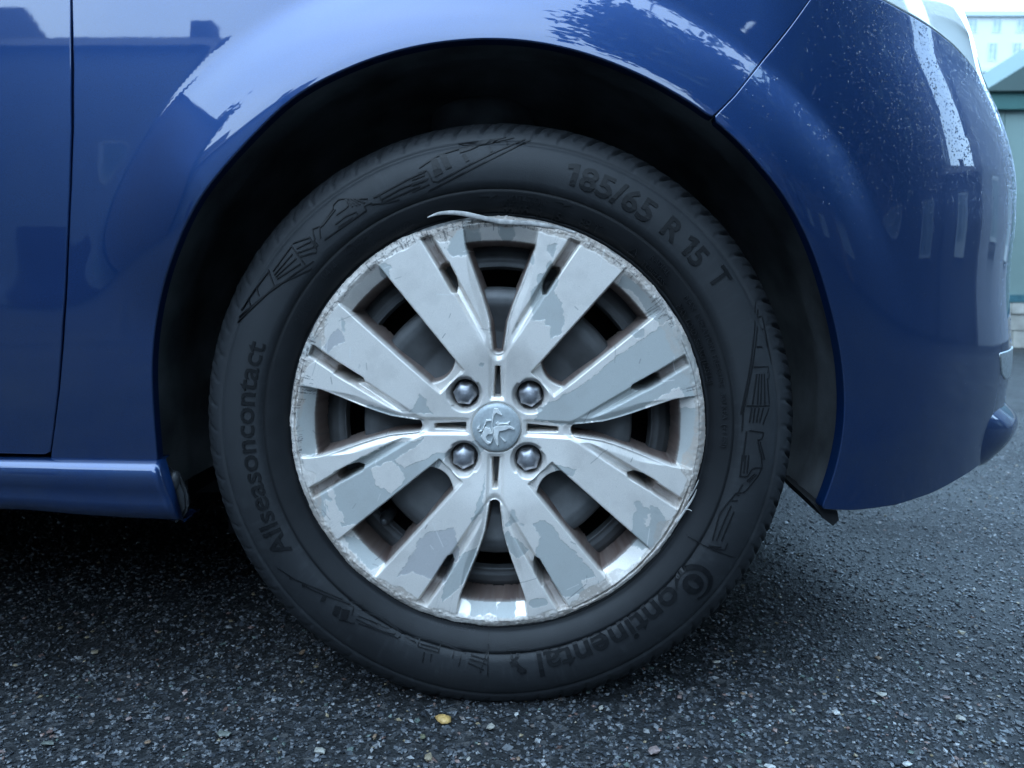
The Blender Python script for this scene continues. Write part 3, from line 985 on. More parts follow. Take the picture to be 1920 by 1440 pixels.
PEEL_D = [  # photo-pixel outlines of places where the lacquer has come off (duller, greyer)
    [(1012, 552), (1026, 552), (1041, 558), (1050, 574), (1056, 606), (1048, 628), (1030, 636), (1028, 616), (1017, 614), (1020, 600), (1010, 590), (1003, 572)],
    [(1262, 590), (1290, 640), (1300, 690), (1290, 700), (1180, 750), (1090, 800), (1000, 790), (1010, 765), (1080, 728), (1180, 650)],
    [(1290, 700), (1316, 740), (1220, 770), (1160, 790), (1090, 790), (1200, 735)],
    [(790, 738), (803, 746), (800, 760), (812, 780), (770, 772), (782, 756)],
    [(600, 925), (690, 880), (740, 862), (760, 880), (820, 850), (850, 850), (790, 910), (680, 985), (640, 990), (612, 960)],
    [(660, 870), (720, 838), (800, 820), (760, 850), (690, 890), (620, 920)],
    [(1010, 1010), (1000, 985), (1020, 975), (1060, 1020), (1110, 1070), (1125, 1100), (1060, 1130), (1040, 1110), (1000, 1060)],
    [(950, 1000), (975, 1015), (990, 1040), (970, 1050), (952, 1030), (945, 1008)],
    [(1215, 945), (1228, 950), (1250, 975), (1235, 1015), (1210, 1025), (1185, 1000), (1215, 985)],
    [(870, 1040), (895, 1030), (890, 1060), (850, 1120), (825, 1140), (835, 1090)],
    [(640, 1010), (700, 1040), (720, 1065), (690, 1080), (650, 1035)],
    [(880, 1150), (905, 1130), (930, 1140), (930, 1168), (880, 1165)],
    [(1160, 520), (1230, 570), (1250, 596), (1225, 615), (1180, 555), (1150, 540)],
    [(910, 890), (905, 960), (880, 985), (900, 930)],
    [(690, 760), (800, 790), (760, 800), (690, 770)],
    [(1030, 870), (1078, 880), (1070, 893), (1040, 890)],
    [(570, 720), (600, 735), (600, 800), (590, 860), (560, 850), (556, 780)],
    [(1270, 770), (1312, 760), (1310, 860), (1290, 880), (1262, 870)],
]
PEEL_L = [[(700, 880), (735, 862), (750, 880), (760, 900), (735, 930), (705, 905)], [(1205, 760), (1262, 725), (1275, 745), (1200, 785)], [(1250, 596), (1270, 600), (1284, 640), (1265, 625), (1255, 612)], [(600, 925), (625, 915), (630, 950), (645, 985), (625, 985)], [(1090, 1090), (1120, 1085), (1125, 1110), (1095, 1115)]]
GREY_BEIGE = [[(800, 1000), (850, 990), (860, 1050), (830, 1100), (770, 1080), (740, 1090), (770, 1045)], [(640, 620), (655, 640), (620, 665), (612, 655)]]

def wear(xp, yp, x, z, wall):
    """albedo and lacquer mask from photo-plane coordinates of each vertex"""
    r = np.hypot(x, z); th = np.arctan2(z, x)
    wx = xp + 10 * (fbm(xp / 26, yp / 26) - 0.5) + 7 * (fbm(xp / 7 + 9, yp / 7, 3) - 0.5)
    wy = yp + 10 * (fbm(xp / 26 + 50, yp / 26 + 3) - 0.5) + 7 * (fbm(xp / 7 + 31, yp / 7 + 8, 3) - 0.5)
    peel = np.zeros(xp.shape)
    for p in PEEL_D: peel = np.maximum(peel, np.clip(sdf(wx, wy, p) * 1.2 + 0.5, 0, 1))
    for p in PEEL_L: peel = np.minimum(peel, 1 - np.clip(sdf(wx, wy, p) * 1.2 + 0.5, 0, 1))
    n = fbm(wx / 60 + 3, wy / 60 + 70, 3)
    peel = np.maximum(peel, np.clip((n - 0.735) * 60, 0, 1))
    beige = np.zeros(xp.shape)
    for p in GREY_BEIGE: beige = np.maximum(beige, np.clip(sdf(wx, wy, p) * 1.0 + 0.5, 0, 1))
    lac = np.array([0.80, 0.745, 0.69]); bare = np.array([0.43, 0.44, 0.425]); bg = np.array([0.47, 0.455, 0.45])
    c = lac[None] * np.ones(xp.shape + (1,))
    c = c * (1 - peel[..., None]) + bare * peel[..., None]
    c = c * (1 - beige[..., None]) + bg * beige[..., None]
    # dark rim round each flake of lacquer
    edge = np.exp(-((peel - 0.5) / 0.28) ** 2)
    c = c * (1 - 0.10 * edge[..., None])
    # kerb rash: cream primer and black scratches along the rim
    s = th * 380
    rag = 361 + 12 * (fbm(s / 22, r / 60, 4) - 0.35) - 16 * smoothstep(0.52, 0.75, fbm(s / 70 + 40, 0 * r + 2.2, 3))
    blade = np.where(wall > 0.0, 0, 1)
    rash = smoothstep(-1.5, 1.5, r - rag - 3)
    top = smoothstep(-0.3, 0.9, np.sin(th - 0.25))
    cream = np.array([0.46, 0.40, 0.35])
    mixr = rash * (0.45 + 0.55 * smoothstep(0.35, 0.6, fbm(s / 70 + 3, r * 0 + 8.8, 3))) * (0.55 + 0.45 * (fbm(s / 5, r / 4, 3) > 0.42))
    c = c * (1 - mixr[..., None]) + cream * mixr[..., None]
    # scratches: radial dashes near the edge, some long ones
    sc = (fbm(s / 2.4, r / 26, 3) < 0.345) & (r > 366 - 34 * smoothstep(0.55, 0.8, fbm(s / 40 + 7, r * 0 + 9.1, 2)))
    sc2 = (fbm(s / 5, r / 2.0, 2) < 0.27) & (r > 366)
    arcm = smoothstep(0.42, 0.62, fbm(s / 55 + 13, r * 0 + 5.5, 3) + 0.22 * np.sin(th))
    dark = np.where(sc | sc2, 0.70, 0.0) * (0.12 + 0.88 * arcm)
    c = c * (1 - dark[..., None]) + np.array([0.05, 0.05, 0.055]) * dark[..., None]
    groove = np.exp(-((r - 373.5 - 2.5 * (fbm(s / 30, 0 * r, 2) - 0.5)) / 0.9) ** 2) * (fbm(s / 18 + 4, 0 * r + 1, 2) > 0.40)
    c = c * (1 - 0.7 * groove[..., None]) + np.array([0.06, 0.055, 0.05]) * 0.7 * groove[..., None]
    # brake dust baked into the window walls
    dust = wall * (0.78 + 0.22 * fbm(x / 9, z / 9, 3))
    c = c * (1 - dust[..., None]) + np.array([0.115, 0.068, 0.056]) * dust[..., None]
    # brake dust spread from the window edges over the faces
    halo = wall.copy()
    for _ in range(14):
        halo = (np.roll(halo, 1, 0) + np.roll(halo, -1, 0) + np.roll(halo, 1, 1) + np.roll(halo, -1, 1)) / 4
    halo = np.clip(halo * 1.3, 0, 1) * smoothstep(0.35, 0.65, fbm(xp / 18 + 4, yp / 18 + 61, 4)) * 0.42
    c = c * (1 - halo[..., None]) + np.array([0.20, 0.145, 0.12]) * halo[..., None]
    # fine straight scratches
    rs = np.random.RandomState(5)
    for k in range(70):
        a0 = rs.rand() * 2 * math.pi; r0 = 120 + 245 * rs.rand() ** 0.6
        L = 8 + 45 * rs.rand() ** 2; da = a0 + math.pi / 2 + rs.normal() * 0.7
        x0, z0 = r0 * math.cos(a0), r0 * math.sin(a0); x1, z1 = x0 + L * math.cos(da), z0 + L * math.sin(da)
        lo0, hi0 = int(min(x0, x1)) + 388 - 4, int(max(x0, x1)) + 388 + 5
        lo1, hi1 = int(min(z0, z1)) + 388 - 4, int(max(z0, z1)) + 388 + 5
        sl = (slice(max(lo0, 0), max(hi0, 1)), slice(max(lo1, 0), max(hi1, 1)))
        if x[sl].size == 0: continue
        m = np.clip(1.15 - seg_dist(x[sl], z[sl], [(x0, z0), (x1, z1)]), 0, 1) * (0.35 + 0.4 * rs.rand())
        tgt = np.array([0.09, 0.09, 0.09]) if rs.rand() < 0.6 else np.array([0.85, 0.83, 0.80])
        c[sl] = c[sl] * (1 - m[..., None]) + tgt * m[..., None]
    # faint grime film and specks
    film = smoothstep(0.45, 0.8, fbm(xp / 35 + 11, yp / 35 + 90, 4))
    c = c * (1 - 0.16 * film[..., None]) + np.array([0.30, 0.27, 0.25]) * 0.16 * film[..., None]
    speck = (vnoise(xp / 1.6, yp / 1.6) > 0.992) & (vnoise(xp / 30, yp / 30) > 0.5)
    c = np.where(speck[..., None], c * 0.45, c)
    lacq = np.clip(1 - peel - 0.8 * beige - rash - wall, 0, 1)
    return c, lacq

def wheel_cover():
    g = 1.0
    ax = np.arange(-388, 388.01, g)
    X, Z = np.meshgrid(ax, ax, indexing='ij')
    r = np.hypot(X, Z); th = np.arctan2(Z, X)
    # cover axes are spun with the wheel
    c, s = math.cos(-SPIN), math.sin(-SPIN)
    Xc, Zc = X * c - Z * s, X * s + Z * c
    h, wall, face = cover_relief(Xc, Zc)
    # local smoothing of the relief (paint fills the sharp edges)
    def blur(a):
        a = (np.roll(a, 1, 0) + 2 * a + np.roll(a, -1, 0)) / 4
        return (np.roll(a, 1, 1) + 2 * a + np.roll(a, -1, 1)) / 4
    h = blur(blur(h))
    # kerb damage: ragged edge, dents, split lip lower right and left
    sarc = th * 380
    edge_r = 384.5 + 4.0 * (fbm(sarc / 14, 0 * r, 4) - 0.5) + 5.0 * (fbm(sarc / 60 + 20, 0 * r + 4, 2) - 0.5)
    deg = np.degrees(th)
    edge_r = edge_r - 5.0 * smoothstep(13, 4, np.abs(deg - 101))
    rough = smoothstep(362, 374, r)
    h = h + rough * (3.2 * (fbm(sarc / 6, r / 5, 3) - 0.5) + 2.0 * (fbm(sarc / 20, r / 9, 2) - 0.5))
    split = np.exp(-((r - 374.5 - 1.5 * (fbm(sarc / 25, 0 * r + 7, 2) - 0.5)) / 1.5) ** 2)
    sm = smoothstep(-70, -58, deg) * smoothstep(-14, -24, deg) * smoothstep(0.33, 0.45, fbm(sarc / 30 + 3, 0 * r, 2) + 0.1) + 0.6 * (smoothstep(165, 172, np.abs(deg)) + smoothstep(100, 96, deg) * smoothstep(70, 82, deg))
    h = h - 9 * split * np.clip(sm, 0, 1)
    xp, yp = 930 + X, 803 - Z
    col, lac = wear(xp, yp, X, Z, wall)
    cut = h < -98
    h = h + 0.4 * np.clip(lac, 0, 1)
    keepv = (r <= edge_r + 0.7)
    V = np.stack([X, -h, Z], -1)
    # snap the outermost vertices on to the ragged edge
    n = len(ax)
    i, j = np.meshgrid(np.arange(n - 1), np.arange(n - 1), indexing='ij')
    q = np.stack([i * n + j, (i + 1) * n + j, (i + 1) * n + j + 1, i * n + j + 1], -1).reshape(-1, 4)
    kv = keepv.ravel(); hv = cut.ravel()
    ok = kv[q].all(1) & ~(hv[q].all(1)) & (np.hypot(*(V.reshape(-1, 3)[q][:, :, [0, 2]].mean(1).T)) > 38)
    q = q[ok]
    used = np.unique(q); remap = -np.ones(n * n, int); remap[used] = np.arange(len(used))
    Vv = V.reshape(-1, 3)[used] * PXM
    me = mesh_np('wheel_cover', Vv, remap[q])
    at = me.color_attributes.new('wear_color', 'FLOAT_COLOR', 'POINT')
    cc = np.concatenate([col.reshape(-1, 3)[used], np.ones((len(used), 1))], 1).astype(np.float32)
    at.data.foreach_set('color', cc.ravel())
    a2 = me.attributes.new('lacquer', 'FLOAT', 'POINT')
    a2.data.foreach_set('value', lac.ravel()[used].astype(np.float32))
    o = link_mesh('wheel_cover', me, M_COVER, wheel)
    o.scale = (1.02, 1.0, 1.02)
    return o
cover = wheel_cover()

# rolled back edge of the cover (gives it thickness at the rim)
def cover_rim():
    n = 720
    th = np.arange(n) * 2 * math.pi / n
    V = []
    for t in th:
        for (r, y) in [(378, 14), (383.5, 16.5), (385.5, 20.5), (384, 36)]:
            V.append((r * math.cos(t) * PXM, y * PXM, r * math.sin(t) * PXM))
    C = 4
    f = [[i * C + j, ((i + 1) % n) * C + j, ((i + 1) % n) * C + j + 1, i * C + j + 1] for i in range(n) for j in range(C - 1)]
    cr = link_mesh('cover_rim', mesh_np('cover_rim', np.array(V), np.array(f)), simple('scuffed_grey_plastic', (0.24, 0.235, 0.23), 0.6, 0.0, 130, 0.7, 0.3, 600), wheel)
    cr.scale = (1.02, 1.0, 1.02)
cover_rim()

# torn strip of trim curling away at the top of the rim, thin shreds lower right
def ribbon(name, px_pts, widths, depth0, depth1, mat, parent, thick=1.6):
    c = spline(px_pts, 8); n = len(c)
    t = np.linspace(0, 1, n)
    w = np.interp(t, np.linspace(0, 1, len(widths)), widths)
    d = np.gradient(c, axis=0); d /= np.linalg.norm(d, axis=1, keepdims=True)
    nr = np.stack([-d[:, 1], d[:, 0]], 1)
    dep = depth0 + (depth1 - depth0) * t
    V = []
    for k in range(n):
        for (a, b) in [(-1, 0.5), (-0.6, 1.0), (0.6, 1.0), (1, 0.5), (0.7, -1), (-0.7, -1)]:
            x, y = c[k] + nr[k] * w[k] * 0.5 * a
            V.append(((x - 930) * PXM, (-(dep[k]) - b * thick) * PXM, (803 - y) * PXM))
    f = []
    for k in range(n - 1):
        for a in range(6):
            b = (a + 1) % 6
            f.append([k * 6 + a, k * 6 + b, (k + 1) * 6 + b, (k + 1) * 6 + a])
    f.append(list(range(6))); f.append([(n - 1) * 6 + a for a in range(6)][::-1])
    return link_mesh(name, mesh_np(name, V, f), mat, parent)
M_CREAM = simple('scuffed_cream_plastic', (0.46, 0.44, 0.42), 0.55, 0.0, 90, 0.45, 0.3, 500)
ribbon('torn_trim_strip', [(806, 415), (826, 408), (850, 406), (878, 409), (905, 415), (940, 422), (985, 424), (1030, 430), (1075, 441)], [1.5, 6, 8, 9, 9, 10, 9, 8, 4], 2, -14, M_CREAM, wheel, 2.6)
ribbon('trim_shred', [(1309, 898), (1303, 915), (1297, 928), (1291, 940)], [1, 2.2, 2.4, 1.2], 4, -6, M_CREAM, wheel, 1.0)
ribbon('trim_shred', [(1307, 918), (1301, 935), (1290, 956), (1277, 978), (1262, 1000)], [1, 3.5, 5, 5, 4], -2, -16, M_CREAM, wheel, 1.4)
ribbon('trim_shred', [(1286, 956), (1292, 955), (1297, 957)], [1.5, 1.8, 1], 2, 6, M_CREAM, wheel, 0.8)

# ---- wheel bolts
def bolt_mesh():
    rings = []
    R6 = 23.0
    def ring(r, y, hexk, n=48):
        out = []
        for i in range(n):
            a = 2 * math.pi * i / n
            hexr = math.cos(math.pi / 6) / math.cos((a % (math.pi / 3)) - math.pi / 6)
            rr = r * (hexk * hexr + (1 - hexk) * 0.93)
            out.append((rr * math.cos(a), y, rr * math.sin(a)))
        return out
    specs = [(24.5, 44, 0), (24.5, 30, 0), (R6, 29, 1), (R6, 6, 1), (R6 - 0.8, 3.6, 1), (R6 - 2.5, 1.8, 0.8), (18, -1.6, 0.3), (12, -4.2, 0), (6, -5.6, 0), (0.3, -6, 0)]
    V = []
    for (r, y, k) in specs: V += ring(r, y, k)
    n = 48
    f = [[j * n + i, j * n + (i + 1) % n, (j + 1) * n + (i + 1) % n, (j + 1) * n + i] for j in range(len(specs) - 1) for i in range(n)]
    V = np.array(V) * PXM
    me = mesh_np('wheel_bolt', V, np.array(f))
    me.materials.append(M_NUT)
    return me
bm_ = bolt_mesh()
for k, ang in enumerate((45, 135, 225, 315)):
    o = link_mesh('wheel_bolt', bm_ if k == 0 else bm_, None, wheel)
    a = math.radians(ang) + SPIN
    rr = 87.6 * PXM
    o.location = (rr * math.cos(a), 0.0095, rr * math.sin(a))
    o.rotation_euler = (0, [0.35, 0.12, 0.55, 0.80][k], 0)

# ---- valve
V, f = lathe([(0.0, -0.012), (0.003, -0.0118), (0.0042, -0.010), (0.0042, 0.0), (0.006, 0.001), (0.0078, 0.010), (0.0078, 0.03)], 20)
o = link_mesh('tyre_valve', mesh_np('tyre_valve', V, f), simple('dull_valve_cap', (0.05, 0.055, 0.06), 0.3, 0.3, 100, 0.3), wheel)
o.location = ((714 - 930) * PXM * 1.045, 0.040, (803 - 1012) * PXM * 1.045 + 0.012)

# ---- badge in the middle of the cover with its rearing lion
M_BADGE = simple('badge_silver', (0.40, 0.43, 0.44), 0.42, 0.2, 300, 0.12, 0.05, 900)
M_EMB = simple('emblem_bright_metal', (0.84, 0.84, 0.82), 0.28, 0.35, 200, 0.15)
V, f = lathe([(0.0, -0.0012), (22 * PXM, -0.0010), (38 * PXM, -0.0004), (44 * PXM, 0.0003), (45.6 * PXM, 0.0013), (46 * PXM, 0.006)], 72)
badge = link_mesh('centre_badge', mesh_np('centre_badge', V, f), M_BADGE, wheel)
badge.location = (0, 0.0048, 0)
def relief_poly(polys, to_local, h, bev, name, mat, parent, wall_y):
    """raised flat shapes with a chamfered edge; to_local maps 2d -> (x,z), wall_y(x,z) gives the surface depth"""
    bm = bmesh.new()
    for p in polys:
        q = [to_local(*a) for a in p]
        ar = sum(q[i][0] * q[(i + 1) % len(q)][1] - q[(i + 1) % len(q)][0] * q[i][1] for i in range(len(q)))
        if ar < 0: q = q[::-1]
        q = np.array(q); n = len(q)
        c = q.mean(0)
        # inset for the chamfer
        e1 = np.roll(q, -1, 0) - q; e0 = q - np.roll(q, 1, 0)
        e1 /= np.linalg.norm(e1, axis=1, keepdims=True) + 1e-12; e0 /= np.linalg.norm(e0, axis=1, keepdims=True) + 1e-12
        t = e0 + e1; t /= np.linalg.norm(t, axis=1, keepdims=True) + 1e-12
        nin = np.stack([-t[:, 1], t[:, 0]], 1)
        qi = q + nin * bev
        lo = [bm.verts.new((a[0], wall_y(a[0], a[1]) + 0.0004, a[1])) for a in q]
        mi = [bm.verts.new((a[0], wall_y(a[0], a[1]) - h * 0.5, a[1])) for a in q]
        hi = [bm.verts.new((a[0], wall_y(a[0], a[1]) - h, a[1])) for a in qi]
        for i in range(n):
            j = (i + 1) % n
            bm.faces.new((lo[i], lo[j], mi[j], mi[i])); bm.faces.new((mi[i], mi[j], hi[j], hi[i]))
        from mathutils.geometry import tessellate_polygon
        for tri in tessellate_polygon([[Vector((a[0], a[1], 0)) for a in qi]]):
            try: bm.faces.new([hi[k] for k in tri])
            except ValueError: pass
    bmesh.ops.recalc_face_normals(bm, faces=bm.faces)
    me = bpy.data.meshes.new(name); bm.to_mesh(me); bm.free()
    return link_mesh(name, me, mat, parent)
LION = [
    [(728, 288), (806, 286), (832, 338), (896, 422), (872, 444), (838, 418), (798, 404), (772, 380), (738, 420), (708, 520), (692, 660), (706, 800), (748, 950), (812, 1092), (772, 1052), (716, 900), (682, 770), (672, 620), (686, 440)],
    [(752, 604), (808, 548), (830, 588), (1000, 592), (1046, 546), (1062, 572), (1024, 628), (920, 622), (800, 640)],
    [(704, 694), (790, 652), (950, 642), (1062, 650), (1150, 704), (1138, 746), (1088, 728), (1030, 706), (980, 738), (832, 772), (812, 900), (826, 1050), (792, 1076), (766, 980), (726, 860)],
    [(520, 700), (556, 668), (600, 700), (640, 690), (688, 800), (680, 836), (606, 826), (562, 876), (572, 958), (640, 1000), (662, 966), (690, 905), (662, 1028), (590, 1050), (540, 1010), (474, 930), (444, 880), (482, 790)],
    [(662, 522), (562, 518), (512, 650), (468, 742), (400, 762), (406, 790), (462, 774), (512, 706), (576, 560), (662, 556)],
    [(430, 622), (362, 702), (370, 740), (414, 716)],
    [(840, 862), (972, 968), (960, 1000), (928, 988)],
]
zc = lambda X, Y: ((860 + X / 11.077 - 929.5) * PXM, (803.2 - (740 + Y / 11.077)) * PXM)
relief_poly(LION, zc, 0.0020, 0.0006, 'lion_emblem', M_EMB, wheel, lambda x, z: 0.0048 - 0.0014 + 0.0008 * min(1, (math.hypot(x, z) / (44 * PXM))) ** 2)

# ---- tyre
TP = [(376, 60), (388, 34), (393, 24), (396, 19), (397.5, 21.5), (399, 21), (401, 14.5), (408, 7.5), (420, -0.5), (432, -4.5), (437.6, -6.0), (438.8, -4.0), (440.5, -8.8), (455, -12), (470, -13.5), (486, -12.5), (502, -8.5), (513, -4),
      (518, -0.5), (520, 2.6), (523, 1.6), (528, 3.0), (537, 8), (547, 16), (555, 26), (561, 38), (564.5, 52), (567, 70), (568, 95), (568.5, 118), (562, 120), (562, 128), (568.5, 130), (570, 190), (569, 260), (566, 300), (556, 325), (537, 350), (470, 365), (380, 330)]
TPa = np.array(TP, float)
def tyre_y(r_px):
    """sidewall depth (px) at radius r (outer half only)"""
    return np.interp(r_px, TPa[2:26, 0], TPa[2:26, 1])
def tyre():
    # refine profile
    pr = [TPa[0]]
    for a, b in zip(TPa[:-1], TPa[1:]):
        n = max(1, int(np.hypot(*(b - a)) / (4.0 if 512 < a[0] and a[1] < 140 else 9.0)))
        for k in range(1, n + 1): pr.append(a + (b - a) * k / n)
    pr = np.array(pr); C = len(pr)
    nb = 70; per = 24; n = nb * per
    th = np.arange(n) * 2 * math.pi / n
    R = np.tile(pr[:, 0], (n, 1)); Y = np.tile(pr[:, 1], (n, 1))
    T = np.tile(th[:, None], (1, C))
    yy = Y
    # shoulder blocks: slanted grooves every 1/70 turn with a half-depth sipe between
    ph = (T * nb / (2 * math.pi) + 0.012 * (yy - 10)) % 1.0
    ph2 = ph
    wear_l = 1 - 0.55 * smoothstep(120, 175, np.abs(np.degrees(np.arctan2(np.sin(T), np.cos(T))) + 0)) # worn a little more on one side
    zone = smoothstep(524, 533, R) * (yy > 4) * (yy < 118)
    g = smoothstep(0.0, 0.05, ph2) * smoothstep(0.20, 0.15, ph2)
    sip = smoothstep(0.58, 0.62, ph2) * smoothstep(0.70, 0.66, ph2) * smoothstep(540, 550, R)
    cut = zone * (g * (1.6 + 7.4 * smoothstep(538, 558, R)) + sip * 4.5)
    jit = (vnoise(T * 60, yy / 12) - 0.5) * 1.6 * zone
    # cut inwards along the local outward direction
    outr = smoothstep(522, 556, R)
    R = R - cut * outr + jit * outr
    Y = Y + cut * (1 - outr) * 0.8 + cut * 0.12
    # centre tread grooves
    zt = (yy > 130) & (yy < 320)
    g3 = (((T * nb / (2 * math.pi) - 0.01 * yy) % 1.0) < 0.22) & zt & (np.abs(yy - 190) > 8)
    R = np.where(g3, R - 9, R)
    X, Z = R * np.cos(T), R * np.sin(T)
    V = np.stack([X, Y, Z], -1).reshape(-1, 3) * PXM
    V = settle(V)
    i = np.arange(n)[:, None]; j = np.arange(C - 1)[None]; i2 = (i + 1) % n
    F = np.stack([i * C + j, i * C + j + 1, i2 * C + j + 1, i2 * C + j], -1).reshape(-1, 4)
    me = mesh_np('tyre', V, F)
    rr = np.hypot(X, Z).ravel(); tt = T.ravel()
    belt = smoothstep(437, 444, rr) * (0.55 + 0.5 * fbm(tt * 9, rr / 40, 4)) * smoothstep(575, 520, rr)
    belt = belt * (0.62 + 0.38 * smoothstep(-0.75, 0.1, np.sin(tt)))
    belt = belt + 0.30 * smoothstep(441, 430, rr) * fbm(tt * 14, rr / 30, 3)
    strk = smoothstep(0.6, 0.8, fbm(tt * 60, rr / 12, 3)) * 0.35
    a3 = me.attributes.new('road_dust', 'FLOAT', 'POINT')
    a3.data.foreach_set('value', np.clip(belt + strk * (rr > 440), 0, 1).astype(np.float32))
    return link_mesh('tyre', me, M_RUB, wheel)
def settle(V):
    """the loaded tyre: flattened where it stands and bulging just above"""
    V = np.array(V, float)
    low = (-HUBZ + 0.0022) / WS
    k = smoothstep(-0.20, -0.30, V[:, 2]) * smoothstep(0.215, 0.255, np.hypot(V[:, 0], V[:, 2])) * np.exp(-(V[:, 0] / 0.13) ** 2)
    V[:, 1] -= 0.004 * k * (V[:, 1] < 0.06)
    d = np.clip(low - V[:, 2], 0, None)
    V[:, 2] = np.maximum(V[:, 2], low - d * 0.04)
    return V
tyre_o = tyre()
tyre_o.location.x = 0.0015

# ---- lettering, moulded on the sidewall
def slice_flat(v, f, step):
    """cut flat faces on a grid so that they can follow the curved sidewall"""
    bm = bmesh.new()
    vs = [bm.verts.new((a[0], a[1], 0)) for a in v]
    for q in f:
        try: bm.faces.new([vs[i] for i in q])
        except ValueError: pass
    v = np.asarray(v)
    lo, hi = v.min(0), v.max(0)
    for ax in (0, 1):
        for c in np.arange(lo[ax] + step * 0.5, hi[ax], step):
            no = (1, 0, 0) if ax == 0 else (0, 1, 0)
            bmesh.ops.bisect_plane(bm, geom=bm.verts[:] + bm.edges[:] + bm.faces[:], plane_co=(c * no[0], c * no[1], 0), plane_no=no, dist=1e-5)
    bm.verts.index_update()
    v2 = np.array([tuple(x.co)[:2] for x in bm.verts]); f2 = [[x.index for x in q.verts] for q in bm.faces]
    bm.free()
    return v2, f2

def text_tris(txt, bold=0.0, shear=0.0):
    cu = bpy.data.curves.new('t', 'FONT'); cu.body = txt; cu.size = 1.0; cu.fill_mode = 'FRONT'
    cu.offset = bold; cu.shear = shear; cu.resolution_u = 3
    ob = bpy.data.objects.new('t', cu)
    COL.objects.link(ob)
    dg = bpy.context.evaluated_depsgraph_get()
    me = bpy.data.meshes.new_from_object(ob.evaluated_get(dg))
    v = np.array([tuple(x.co) for x in me.vertices]) if len(me.vertices) else np.zeros((0, 3))
    f = [list(p.vertices) for p in me.polygons]
    bpy.data.objects.remove(ob); bpy.data.curves.remove(cu); bpy.data.meshes.remove(me)
    return slice_flat(v[:, :2], f, 0.11)

def raise_flat(v2, faces, height, name, mat, parent, base=0.0):
    """extrude a flat triangulation (2d wheel px) out of the sidewall by height px"""
    n = len(v2)
    r = np.hypot(v2[:, 0], v2[:, 1])
    y = tyre_y(r) * PXM
    height = height * 2.0
    top = np.stack([v2[:, 0] * PXM, y - height * PXM - base * PXM, v2[:, 1] * PXM], 1)
    bot = np.stack([v2[:, 0] * PXM, y + 1.5 * PXM, v2[:, 1] * PXM], 1)
    V = settle(np.vstack([top, bot]))
    ec = {}
    fs = []
    for f in faces:
        c = np.cross(np.append(v2[f[1]] - v2[f[0]], 0), np.append(v2[f[2]] - v2[f[0]], 0))[2]
        f = f if c > 0 else f[::-1]
        fs.append(f)
        for a, b in zip(f, f[1:] + f[:1]):
            if (b, a) in ec: ec[(b, a)] = 2
            else: ec[(a, b)] = ec.get((a, b), 0) + 1
    out = list(fs)
    for (a, b), k in ec.items():
        if k == 1: out.append([a, a + n, b + n, b])
    me = mesh_np(name, V, out, False)
    return link_mesh(name, me, mat, parent)

def arc_text(txt, r0, a_start, a_end, h, mat=None, height=1.1, bold=0.0, name='tyre_lettering', shear=0.0):
    """text running clockwise from a_start to a_end (degrees), baseline radius r0, letter height h (px)"""
    v, f = text_tris(txt, bold, shear)
    if not len(v): return
    x0, x1 = v[:, 0].min(), v[:, 0].max()
    t = (v[:, 0] - x0) / (x1 - x0)
    cap = 0.70
    rr = r0 + v[:, 1] / cap * h
    an = np.radians(a_start + (a_end - a_start) * t)
    v2 = np.stack([rr * np.cos(an), rr * np.sin(an)], 1)
    return raise_flat(v2, [list(q) for q in f], height, name, mat or M_RUB_PRINT, wheel)

def pxang(x, y): return math.degrees(math.atan2(803 - y, x - 930))
D = M_RUB_DARK
def arc_poly(pts, r0, a_left, h, mat, name='tyre_lettering', height=1.0):
    v = np.array(pts, float)
    rr = r0 + v[:, 1] * h
    an = np.radians(a_left - np.degrees(v[:, 0] * h / (r0 + h / 2)))
    v2 = np.stack([rr * np.cos(an), rr * np.sin(an)], 1)
    from mathutils.geometry import tessellate_polygon
    t = tessellate_polygon([[Vector((x[0], x[1], 0)) for x in v2]])
    vv, ff = slice_flat(v2, [list(q) for q in t], 7.0)
    return raise_flat(vv, ff, height, name, mat, wheel)
ONE = [(0.28, 0), (0.53, 0), (0.53, 1), (0.33, 1), (0.0, 0.88), (0.05, 0.67), (0.28, 0.75)]
arc_poly(ONE, 463, 74.8, 40, D)
arc_text('85/65', 463, 71.6, 54.2, 40, D, 1.0, 0.022)
arc_text('R', 466, 50.9, 46.8, 38, D, 1.0, 0.022)
arc_poly(ONE, 466, 45.4, 38, D)
arc_text('5', 466, 42.4, 39.6, 38, D, 1.0, 0.022)
arc_text('T', 474, 36.4, 32.9, 38, D, 1.0, 0.022)
arc_text('Allseasoncontact', 452, 211.0, 159.6, 37, D, 0.9, 0.012)
arc_text('ontinental', 440, -42.0, -80.0, 46, D, 1.0, 0.018)
arc_text('ROTATION', 417, 87.2, 77.6, 13, None, 1.0, 0.01)
arc_text('185/65  R  15', 399, 89.4, 73.0, 15, None, 1.0, 0.01)
arc_text('88 T', 405, 68.2, 62.6, 15, None, 1.0, 0.01)
arc_text('RADIAL', 421, 48.3, 42.2, 9.5, None, 0.8)
arc_text('TUBELESS', 404, 49.0, 40.8, 9.5, None, 0.8)
arc_text('MAX  INFLATION  PRESSURE  300 KPA  (44 PSI)', 421, 35.4, -4.5, 9, None, 0.8)
arc_text('MAX  LOAD  560 KG (1235 LB)', 403, 34.4, 12.0, 9, None, 0.8)
arc_text('266 03FB', 409, 151.5, 143.6, 15, None, 0.9)
arc_text('0424', 416, 138.7, 133.8, 14, None, 0.9)
arc_text('0291752', 420, 126.6, 119.2, 8.5, None, 0.8)
arc_text('020626  S2WR2', 405, 125.6, 111.6, 8.5, None, 0.8)
arc_text('E4', 412, 129.6, 127.6, 9, None, 0.8)
arc_text('SAFETY  WARNING', 397, 264.0, 246.0, 9, None, 0.6)
